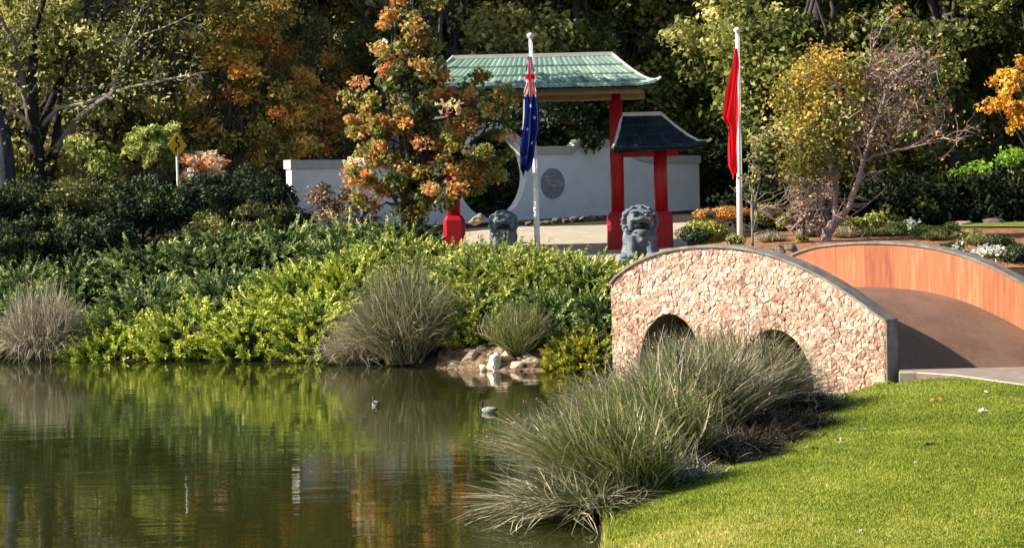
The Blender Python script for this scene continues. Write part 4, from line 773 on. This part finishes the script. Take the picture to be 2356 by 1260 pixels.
JU = [(250, 55.9, 95, 1.2, .65, lm_lime, 'lime green juniper at the waterline right of the straw tuft'), (420, 55.4, 100, 1.2, .7, lm_lime, 'lime green juniper trailing into the pond, middle of the left bank'), (580, 54.9, 95, 1.3, .85, lm_lime, 'brightest lime juniper with tall sprays above the water'), (720, 54.2, 85, 1.3, .95, lm_lime, 'lime juniper left of the big grey rush clump'),
      (335, 57.6, 100, 1.2, .7, lm_jund, 'green juniper in the second row above the waterline, left one'), (510, 57.4, 100, 1.3, .75, lm_jund, 'green juniper in the second row above the waterline, right one'), (680, 56.6, 90, 1.3, .9, lm_lime, 'yellow green juniper left behind the rush clump'), (800, 56.5, 60, 1.2, 1.1, lm_lime, 'bright yellow tipped juniper rising behind the rush clump'),
      (170, 60.5, 110, 1.6, 1.0, lm_jund, 'deep green juniper above the straw tuft'), (330, 60.6, 100, 1.6, 1.05, lm_jund, 'deep green juniper with pale tips, middle of the bank'), (490, 60.6, 105, 1.6, 1.15, lm_jund, 'broad deep green juniper with arching pale tips'), (640, 60.6, 95, 1.6, 1.05, lm_jund, 'deep green juniper under the white wall end'), (40, 60.5, 90, 1.5, .9, lm_jund, 'blackish green juniper at the left edge'), (60, 58, 80, 1.2, .9, lm_jund, 'green juniper behind the straw tuft'), (-90, 58, 90, 1.4, .9, lm_jund, 'green juniper cut by the left edge'),
      (790, 61.2, 85, 1.3, .8, lm_jund, 'green juniper right under the bronze shrub'), (770, 58.8, 70, 1.2, .7, lm_jund, 'green juniper between the lime junipers and the bronze shrub'),
      (905, 57.8, 90, 1.4, .9, lm_jun, 'golden green juniper above the big rush clump'), (1030, 57.6, 95, 1.4, .6, lm_jun, 'yellow tipped juniper in front of the left red plinth'), (1150, 56.6, 90, 1.4, .5, lm_jun, 'yellow tipped juniper at the foot of the left lion'), (1265, 56.2, 88, 1.5, .35, lm_jun, 'bright green juniper around the foot of the blue flag pole'), (1372, 55.0, 80, 1.6, .35, lm_jun, 'green juniper beside the left end of the bridge'),
      (960, 55, 85, 1.4, 1.0, lm_jun, 'green juniper right behind the largest rush clump'), (1100, 54, 85, 1.5, .9, lm_jun, 'bright green juniper below the left lion'), (1225, 53.4, 85, 1.6, .85, lm_jun, 'green juniper with flat sprays above the small rush clump'), (1345, 52.8, 80, 1.6, 1.0, lm_jun, 'green juniper with arching sprays against the bridge end'),
      (1100, 51.3, 60, .9, .8, lm_jun, 'green juniper hanging between the two rush clumps'), (1260, 50.6, 75, .9, .9, lm_jund, 'shaded juniper overhanging the small rush clump'), (1375, 50.6, 70, .9, 1.0, lm_jund, 'black green shaded juniper low against the bridge end'), (900, 61, 90, 1.2, .8, lm_jund, 'dark juniper under the maple trunk')]
for i, (px, d, rxp, ry, h, lm, lb) in enumerate(JU): juniper(px, d, rxp, ry, h, lm, lb, 200 + i, nfr=250)
juniper(1345, 49.0, 80, .8, .75, lm_yel, 'yellow green ground plant between the rocks and the bridge', 260, 420, .5, .5, group=None)
# --- rush clumps
def rush(c, h, spread, n, lm, label, seed, width=.022, droop=.6, lean=(0, 0), name='rush_clump', cat='grass clump', group='rush clumps', foot=.35, heads=0):
    r = np.random.default_rng(seed); root = empty(name, c, label, cat, group); a = r.uniform(0, 2 * np.pi, n); q = r.random(n) ** .55
    f = foot * np.sqrt(r.random(n)); x0 = f * np.cos(a + r.normal(0, .6, n)); y0 = f * np.sin(a + r.normal(0, .6, n))
    out = q * spread; ln = h * r.uniform(.55, 1.08, n) * (1 - .25 * q); seg = 5; tt = np.linspace(0, 1, seg + 1)
    aj = a + r.normal(0, .45, n); hx = np.cos(aj) * out + lean[0]; hy = np.sin(aj) * out + lean[1]; bx = r.normal(0, .16, n); by = r.normal(0, .16, n); dr = droop * q ** 2 * r.uniform(.4, 1.3, n)
    PT = np.stack([np.stack([x0 + hx * (t * .7 + .3 * t * t) + bx * np.sin(t * 3.1), y0 + hy * (t * .7 + .3 * t * t) + by * np.sin(t * 3.1), ln * (t - dr * t ** 2.4)], 1) for t in tt], 1)
    wdir = unit(np.stack([-np.sin(a) + r.normal(0, .5, n), np.cos(a) + r.normal(0, .5, n), r.normal(0, .2, n)], 1)); V = []; T = []; tc = .32 + .24 * q + r.normal(0, .24, n)
    for k in range(seg):
        w0 = width * (1 - tt[k] ** 2 * .9) / 2; w1 = width * (1 - tt[k + 1] ** 2 * .9) / 2
        V.append(np.stack([PT[:, k] - wdir * w0, PT[:, k] + wdir * w0, PT[:, k + 1] + wdir * w1, PT[:, k + 1] - wdir * w1], 1)); T.append(tc + .1 * (tt[k] - .4))
    V = np.concatenate(V).reshape(-1, 3); T = np.concatenate(T); o = link('blades', npmesh('blades', V, n * seg, 4, T), lm, root)
    if heads:
        ii = r.choice(n, heads, replace=False); C = np.repeat(PT[ii, -1], 5, 0) + r.normal(0, .03, (heads * 5, 3)) ; C[:, 2] += .03
        tag(obj_leaves('seed_heads', C, .055, r.normal(.5, .25, len(C)), pink_m, root, r, asp=.4), kind='stuff')
    return root
def gpt(px, py, z=.05): return ongr(px, py, .02)
rush(gpt(100, 822), 2.3, 1.5, 3000, lm_straw, 'rounded straw coloured rush clump at the left waterline', 301, droop=1.0, foot=.5, width=.028)
rush(gpt(935, 832, .1), 2.85, 1.85, 3400, lm_rush, 'largest grey rush clump at the far waterline right of the lime junipers', 302, droop=.55, foot=.45, lean=(-.1, 0), width=.03)
rush(gpt(830, 832, .1), 1.3, 1.1, 1300, lm_straw, 'low straw skirt of rushes left of the largest clump', 303, droop=.9, foot=.5)
rush(gpt(1195, 812, .35), 1.45, 1.0, 1700, lm_rushg, 'small spiky rush clump behind the tan shore rocks', 304, droop=.3, foot=.2, width=.022)
FR = [((1440, 1150, .05), 1.6, 1.25, 1900, lm_rushg, 'green centred rush clump nearest the lawn corner, leaning left', .3, (-.45, 0), 0, .35), ((1350, 1185, .0), .9, 1.4, 1000, lm_rush, 'low pale rushes arching down to the water at the lawn corner', 1.0, (-.3, 0), 0, .4), ((1340, 1080, .0), 1.15, 1.1, 1000, lm_rush, 'reddish brown rush clump leaning left over the water', .45, (-.45, 0), 40, .4),
      ((1520, 1075, .05), 1.65, 1.2, 1800, lm_rushg, 'green rush clump in the middle of the near bank', .3, (-.25, 0), 30, .4), ((1600, 1010, .05), 2.0, 1.6, 2300, lm_rush, 'tall grey rush clump in front of the left bridge arch', .3, (-.1, 0), 60, .4), ((1690, 965, .05), 1.95, 1.7, 2200, lm_rush, 'grey rush clump in front of the bridge pier between the arches', .35, (.1, 0), 70, .4), ((1725, 950, .05), 1.2, 1.6, 1100, lm_straw, 'pale arching rushes in front of the right bridge arch', .75, (.45, 0), 0, .3), ((1450, 985, .0), 1.3, 1.2, 1000, lm_rush, 'thin rush clump left of the left bridge arch', .45, (-.3, 0), 40, .35), ((1600, 920, .02), 1.6, 1.2, 1300, lm_rush, 'rush clump close to the stone wall under the arch', .35, (0, 0), 60, .35), ((1560, 1120, .1), .6, .6, 500, lm_straw, 'short dead rushes at the lawn edge', .8, (0, 0), 0, .3)]
for i, (c, h, sp, n, lm, lb, dr, ln, hd, ft) in enumerate(FR): rush(on(*c), h, sp, n, lm, lb, 310 + i, droop=dr, lean=ln, heads=hd, width=.032, foot=ft)
for i, (px, py, lb) in enumerate([(1640, 1050, 'dark blades added for the shade at the lawn edge, left part'), (1710, 1025, 'dark blades added for the shade at the lawn edge, middle part'), (1780, 1000, 'dark blades added for the shade at the lawn edge, right part'), (1820, 955, 'dark blades added for the shade beside the bridge arch'), (1580, 1075, 'dark blades added for the shade under the green rushes')]):
    rush(on(px, py, .05), .55, .8, 1500, lm_shadeblade, lb, 340 + i, droop=.7, foot=.75, width=.035, name='shade_fill', cat='shade_fill', group='dark blades added for the shade under the near rushes')  # dark blades added where only shade lies below the rushes
# --- rocks
def rock(c, s, label, seed, t=.6, group='tan rocks on the far waterline', lab=True):
    r = random.Random(seed); bm = bmesh.new(); bmesh.ops.create_icosphere(bm, subdivisions=3, radius=1); ph = [Vector((r.gauss(0, 1), r.gauss(0, 1), r.gauss(0, 1))).normalized() for _ in range(11)]; th_ = [r.uniform(.35, .8) for _ in ph]
    for v in bm.verts:
        for n_, q in zip(ph, th_):
            dd = v.co.dot(n_) - q
            if dd > 0: v.co -= n_ * dd * .85
        f_ = 1 + .09 * math.sin(v.co.x * 5 + seed) * math.sin(v.co.y * 6 + seed) + .05 * math.sin(v.co.z * 11 + seed) + r.uniform(-.03, .03); v.co = Vector((v.co.x * s[0], v.co.y * s[1], v.co.z * s[2])) * f_
    me = bpy.data.meshes.new('rock'); bm.to_mesh(me); bm.free(); a = me.attributes.new('tint', 'FLOAT', 'FACE'); a.data.foreach_set('value', np.full(len(me.polygons), t, np.float32))
    o = link('rock', me, rock_m); o.location = c; o.rotation_euler.z = r.uniform(0, 6); return tag(o, label, 'rock', group)
RK = [(1048, 838, .18, .12, .45, 'small brown rock at the left of the shore rocks'), (1082, 822, .3, .22, .6, 'orange tan rock half under the rushes'), (1105, 800, .2, .16, .8, 'pale cream rock perched highest of the shore rocks'), (1143, 836, .27, .26, .95, 'whitish striped round rock at the water edge'), (1112, 842, .2, .12, .75, 'flat cream rock left of the whitish round rock'), (1190, 836, .24, .14, .6, 'two toned flat rock right of the whitish round rock'), (1225, 832, .26, .16, .5, 'brown grey rock under the small spiky rush clump'), (1165, 818, .24, .2, .65, 'tan rock behind the whitish round rock'), (1258, 838, .18, .1, .4, 'darkest small rock at the right of the shore rocks')]
for i, (px, py, w, h, t, lb) in enumerate(RK): rock(ongr(px, py + 3, .02), (w * 1.25, w, h * 1.3), lb, 400 + i, t)
for i, (px, py, w, lb) in enumerate([(1062, 845, .12, 'small tan stone at the waterline left of the flat cream rock'), (1128, 818, .16, 'rounded tan stone behind the flat cream rock'), (1150, 806, .2, 'upper tan stone tucked under the spiky rush clump'), (1205, 846, .12, 'small pale stone in the water right of the whitish rock'), (1240, 843, .13, 'small brown stone in front of the brown grey rock'), (1080, 806, .14, 'brown stone left of the pale cream perched rock'), (1212, 820, .18, 'shaded tan stone under the rushes')]):
    rock(ongr(px, py, .02), (w, w * .9, w * .7), lb, 600 + i, .3 + .09 * i)
for i, (px, lb) in enumerate([(300, 'brown rock under the lime juniper at left'), (415, 'pinkish rock under the lime juniper mid bank'), (520, 'reddish rock at the water below the lime juniper'), (640, 'brown red rock at the water left of the rushes'), (700, 'small brown rock close to the rushes')]): rock(ongr(px, 829, .0), (.3, .2, .09 + .03 * (i % 3)), lb, 430 + i, .3, 'brown rocks under the junipers')
for i, px in enumerate(range(1215, 1400, 21)):
    q = P(px, 509 + (i % 3), 70.6 + i * .32); q.z = g1(q.x, q.y) + .1; rock(q, (.17 + .05 * (i % 3), .2, .1 + .03 * (i % 2)), ['dark edging stone right of the blue flag pole at the wall foot', 'low edging stone under the left of the grey medallion', 'edging stone straight under the grey medallion', 'purplish edging stone under the right rim of the medallion', 'edging stone just right of the medallion at the wall foot', 'bigger edging stone midway between medallion and red pillar', 'edging stone left of the right main pillar, second from it', 'edging stone close to the right main pillar', 'last edging stone, touching the right main pillar in view'][i], 450 + i, .12, 'dark edging stones along the white wall')
for i, (px, py, lb) in enumerate([(1768, 578, 'blue grey stone left in the low row behind the bridge crest'), (1795, 574, 'blue grey stone middle of the row behind the bridge crest'), (1822, 572, 'blue grey stone right of the row behind the bridge crest')]): rock(P(px, py, 51.8), (.22, .2, .14), lb, 470 + i, .15, 'blue grey stones behind the bridge crest')
rock(P(2290, 520, 63.5), (.9, .6, .42), 'big blue grey boulder lying in the shade at right', 480, .12, None); rock(P(2220, 522, 63), (.4, .4, .3), 'round weathered stone left of the big boulder', 481, .35, None); rock(P(1100, 505, 64.5), (.35, .3, .28), 'grey rock in the moon gate opening', 482, .4, None)
rock(on(1868, 912, .1), (.16, .14, .12), 'cream stone at the foot of the bridge arch', 483, .9, None); rock(on(1910, 906, .12), (.2, .12, .06), 'flat cream stone along the foot of the bridge wall', 484, .8, None)
# --- low planting in the mulch bed
def clipped(px, py, d, rx, ry, lm, label, seed, n=2600, size=.08, group='low shrubs in the mulch bed'):
    s = FPX / d; c = P(px, py + ry, d); c.z = min(c.z, g1(c.x, c.y) + .1); root = empty('low_shrub', c, label, 'shrub', group); r = np.random.default_rng(seed); q = P(px, py, d) - c; dl = unit(r.normal(size=(n, 3)))
    lob = [np.array([r.uniform(-.55, .55), r.uniform(-.4, .4), r.uniform(-.25, .35)]) for _ in range(7)]; li = r.integers(0, 7, n)
    C = np.array(q) + (np.array(lob)[li] + dl * (.45 + .28 * r.random(n))[:, None]) * np.array([rx / s, rx / s, ry / s]); obj_leaves('foliage', C, size, r.normal(.5, .2, n) + .1 * dl[:, 2], lm, root, r, out=dl * 1.2)
    b = MB(); b.ball(tuple(q), (rx / s * .7, rx / s * .7, ry / s * .6), 2); b.build('inner_mound', core_m, root, True)
CL = [(1612, 532, 53.6, 52, 32, lm_yel, 'clipped round hedge, yellow green on top, right of the red plinth', 4200), (1595, 545, 53.2, 36, 24, lm_teal, 'small dark hedge touching the red plinth', 1800), (1645, 492, 58, 46, 16, lm_rust, 'orange brown low bush behind the clipped round hedge', 1800), (1690, 486, 59, 34, 14, lm_rust, 'orange brown low bush left of the red flagpole foot', 1200), (1765, 495, 58, 36, 28, lm_olive, 'olive bush behind the thin sapling foot', 2000), (1832, 496, 57.5, 20, 24, lm_yel, 'yellow green ball shrub left of the leaning tree', 1600), (1800, 508, 56.5, 18, 18, lm_bright, 'small green tuft left of the yellow ball shrub', 700), (1960, 515, 58, 26, 18, lm_jun, 'green low bush right of the leaning trunk', 1100), (2010, 508, 58, 24, 22, lm_jun, 'spiky green low bush further right of the leaning trunk', 1100), (2075, 526, 56, 32, 20, lm_jund, 'grey green bush with white flowers behind the orange parapet', 1500), (2125, 535, 55, 30, 18, lm_jun, 'yellow green bush over the middle of the far parapet', 1300), (2175, 530, 55.5, 28, 20, lm_jun, 'bright green bush right of the parapet crest', 1300), (2225, 545, 54, 34, 20, lm_olive, 'dull green bush above the falling parapet', 1300), (2300, 560, 53, 40, 22, lm_teal, 'dark low bush near the white flowers at right', 1500), (2345, 585, 51.5, 40, 26, lm_teal, 'dark bush at the right edge beyond the parapet', 1600), (2190, 568, 52, 30, 14, lm_teal, 'dark low bush tucked behind the parapet', 1100), (1690, 555, 53, 26, 16, lm_olive, 'brownish tuft at the foot of the red flagpole', 600), (1845, 548, 54, 16, 14, lm_olive, 'brownish tuft left of the leaning trunk base', 400)]
for i, (px, py, d, rx, ry, lm, lb, n) in enumerate(CL): clipped(px, py, d, rx, ry, lm, lb, 500 + i, n)
r = np.random.default_rng(5); wf = leafmat('white_petals', [(0, G(.6, .6, .5)), (1, G(.82, .8, .7))], .3)
for i, (px, py, d, rx, n, lb) in enumerate([(2280, 578, 51.8, 42, 260, 'patch of white flowers beyond the parapet at right'), (2200, 580, 51.6, 16, 60, 'tiny patch of white flowers left of the larger patch'), (2100, 515, 55.6, 16, 60, 'white flowers on the grey green bush')]):
    c = P(px, py, d); root = empty('white_flowers', c, lb, 'flowers', 'white flowers in the bed'); C = r.normal(0, 1, (n, 3)) * np.array([rx / FPX * d * .5, .2, .08]); tag(obj_leaves('petals', C, .1, r.normal(.5, .2, n), wf, root, r, asp=.9), kind='stuff')
    obj_leaves('foliage', C - np.array([0, 0, .1]) + r.normal(0, .06, C.shape), .1, r.normal(.5, .2, n), lm_jund, root, r)
for i, (px, d, lb) in enumerate([(1945, 55, 'spiky grass tuft right beside the leaning trunk'), (1995, 55.5, 'spiky grass tuft behind the parapet crest'), (2050, 55.5, 'spiky grass tuft left of the grey green bush'), (1775, 54.5, 'dry grass tuft right of the sapling foot'), (2150, 54, 'spiky grass tuft behind the parapet middle'), (2250, 53, 'spiky grass tuft near the white flowers'), (1870, 56, 'dry grass tuft under the twiggy shrub')]):
    rush(gp(px, d), .42, .35, 260, lm_rushg if i % 3 else lm_straw, lb, 700 + i, droop=.5, foot=.12, width=.03, name='grass_tuft', cat='grass tuft', group='grass tufts in the mulch bed')
b = MB(); p = P(1849, 560, 54); q = P(1849, 500, 54); b.tube([p, q], .03, 7); tag(b.build('garden_stake', black_m), 'thin dark stake left of the leaning tree', 'stake')
# --- ducks
def duck(px, py, label, rz, seed, k=1.0):
    c = on(px, py, 0); root = empty('duck', c, label, 'duck', 'ducks on the pond', rz=rz); r = random.Random(seed)
    pale = bpy.data.materials.get('duck_pale') or noisemat('duck_pale', [(.3, (.12, .11, .10)), (.7, (.42, .42, .40))], 30, .7, .1); dark = bpy.data.materials.get('duck_dark') or noisemat('duck_dark', [(.3, (.015, .012, .01)), (.7, (.06, .04, .03))], 30, .6, .1)
    b = MB(); b.tube([(x * k, 0, z * k) for x, z in ((-.2, .07), (-.15, .065), (-.07, .05), (.03, .045), (.11, .06), (.15, .09))], [.015 * k, .05 * k, .085 * k, .092 * k, .065 * k, .03 * k], 14); b.build('body', pale, root, True)
    b = MB(); b.tube([(x * k, 0, z * k) for x, z in ((.12, .08), (.145, .13), (.15, .18), (.16, .205))], [.04 * k, .027 * k, .027 * k, .034 * k], 10); b.ball((.165 * k, 0, .215 * k), (.042 * k, .034 * k, .035 * k), 2); b.build('head', dark, root, True)
    b = MB(); b.box(.195 * k, .25 * k, -.014 * k, .014 * k, .2 * k, .215 * k); b.build('bill', dark, root)
    b = MB()
    for s in (-1, 1): b.ball((-.06 * k, s * .062 * k, .085 * k), (.12 * k, .03 * k, .045 * k), 2)
    b.ball((-.17 * k, 0, .085 * k), (.07 * k, .045 * k, .03 * k), 2); b.build('wings', dark if seed != 2 else pale, root, True)
    if seed == 2: b = MB(); b.ball((-.18 * k, 0, .08 * k), (.06 * k, .05 * k, .035 * k), 2); b.build('tail', dark, root, True)
duck(864, 933, 'dark headed duck swimming towards the bank, farther left one', rad(110), 1, .8); duck(1124, 948, 'pale grey duck with dark head, nearer the rushes', rad(170), 2, .85); duck(932, 840, 'small grey bird at the foot of the largest rush clump', rad(20), 2, .8)
# --- lawn grass blades, leaves and flowers
r = np.random.default_rng(77); n = 900000; d_ = 1 / (1 / 43 + (1 / 20 - 1 / 43) * r.random(n)); x = d_ * r.uniform(.03, .275, n); ok = inside(x, d_, lawn_poly); x, y = x[ok], d_[ok]
keep = r.random(len(x)) < 1; x, y = x[keep][:260000], y[keep][:260000]; n = len(x); z = gz(x, y) + .025
from math import sin
cl = np.sin(x * 1.3 + np.sin(y * .8) * 2) * .5 + np.sin(y * 1.9 + x * .6) * .5; edge = np.clip(1 - (x - 2.2) / 3.5, 0, 1) * np.clip((27 - y) / 5, 0, 1)
cl2 = np.sin(x * 4.1 + np.sin(y * 2.3) * 2) * np.sin(y * 3.3 + x * 2.1)
cl3 = np.sin(x * .9 + 2.2 * np.sin(y * .37 + 1)) * np.sin(y * .55 + 1.3 * np.sin(x * .8))
tint = .45 + .10 * cl3 + .07 * cl + .07 * cl2 + r.normal(0, .18, n) + .07 * np.sin(x * 9 + 3 * np.sin(y * 5)) * np.sin(y * 7 + x * 3) + .3 * edge; hgt = r.uniform(.02, .05, n) * (1 + .3 * edge); ed = np.full(n, 9.)
for p_, q_ in zip(lawn_edge[:-1], lawn_edge[1:]):
    dx, dy = q_.x - p_.x, q_.y - p_.y; tt_ = np.clip(((x - p_.x) * dx + (y - p_.y) * dy) / (dx * dx + dy * dy), 0, 1); ed = np.minimum(ed, np.hypot(x - p_.x - tt_ * dx, y - p_.y - tt_ * dy))
rag = np.exp(-ed / .12) * (r.random(n) < .5); hgt = hgt * (1 + 2.6 * rag); tint = tint + .12 * rag * r.normal(1, 1, n)
a = r.uniform(0, 6.28, n); w = .009
C0 = np.stack([x, y, z], 1); wv = np.stack([np.cos(a), np.sin(a), 0 * a], 1) * w; tip = np.stack([r.normal(0, .02, n), r.normal(0, .02, n), hgt], 1)
V = np.stack([C0 - wv, C0 + wv, C0 + tip], 1).reshape(-1, 3)
LEAFK = 1.3
lm_grass = leafmat('lawn_blades', [(0, G(.045, .07, .012)), (.3, G(.13, .18, .02)), (.6, G(.23, .275, .034)), (.85, G(.36, .36, .075)), (1, G(.50, .42, .16))], .3, .7, .12)
tag(link('lawn_grass', npmesh('lawn_grass', V, n, 3, tint), lm_grass), 'short bright green mown grass on the near lawn', 'grass', kind='stuff')
r = np.random.default_rng(6); litter = [(rr_, cc_) for rr_, cc_ in []]
LB = [(2262, 944, wf, 'white flower head lying on the lawn at right', .10), (2160, 918, lm_rust, 'orange fallen leaf on the lawn below the path', .09), (1985, 985, lm_straw, 'pale fallen leaf on the upper lawn', .08), (2140, 1022, core_m, 'dark twiggy bit on the lawn', .09), (1930, 1010, lm_straw, 'straw coloured leaf near the rush shadow', .08), (2270, 900, wf, 'tiny white petal near the landing path', .06), (2045, 880, core_m, 'dark leaf below the landing path', .05), (1870, 1030, core_m, 'dark leaf at the shaded lawn edge', .05), (2110, 1065, lm_straw, 'pale leaf in the middle of the lawn', .05), (1980, 1220, lm_straw, 'pale leaf low on the lawn', .05)]
for i, (px, py, lm, lb, s) in enumerate(LB):
    c = on(px, py, .5); c.z = g1(c.x, c.y) + .06; c = on(px, py, c.z); C = r.normal(0, s * .4, (9, 3)) * np.array([1.3, 1, .2]); tag(obj_leaves('fallen_leaf', C, s, r.normal(.6, .2, 9), lm, None, r, up=2, asp=.8), lb, 'leaf', 'bits lying on the lawn').location = c
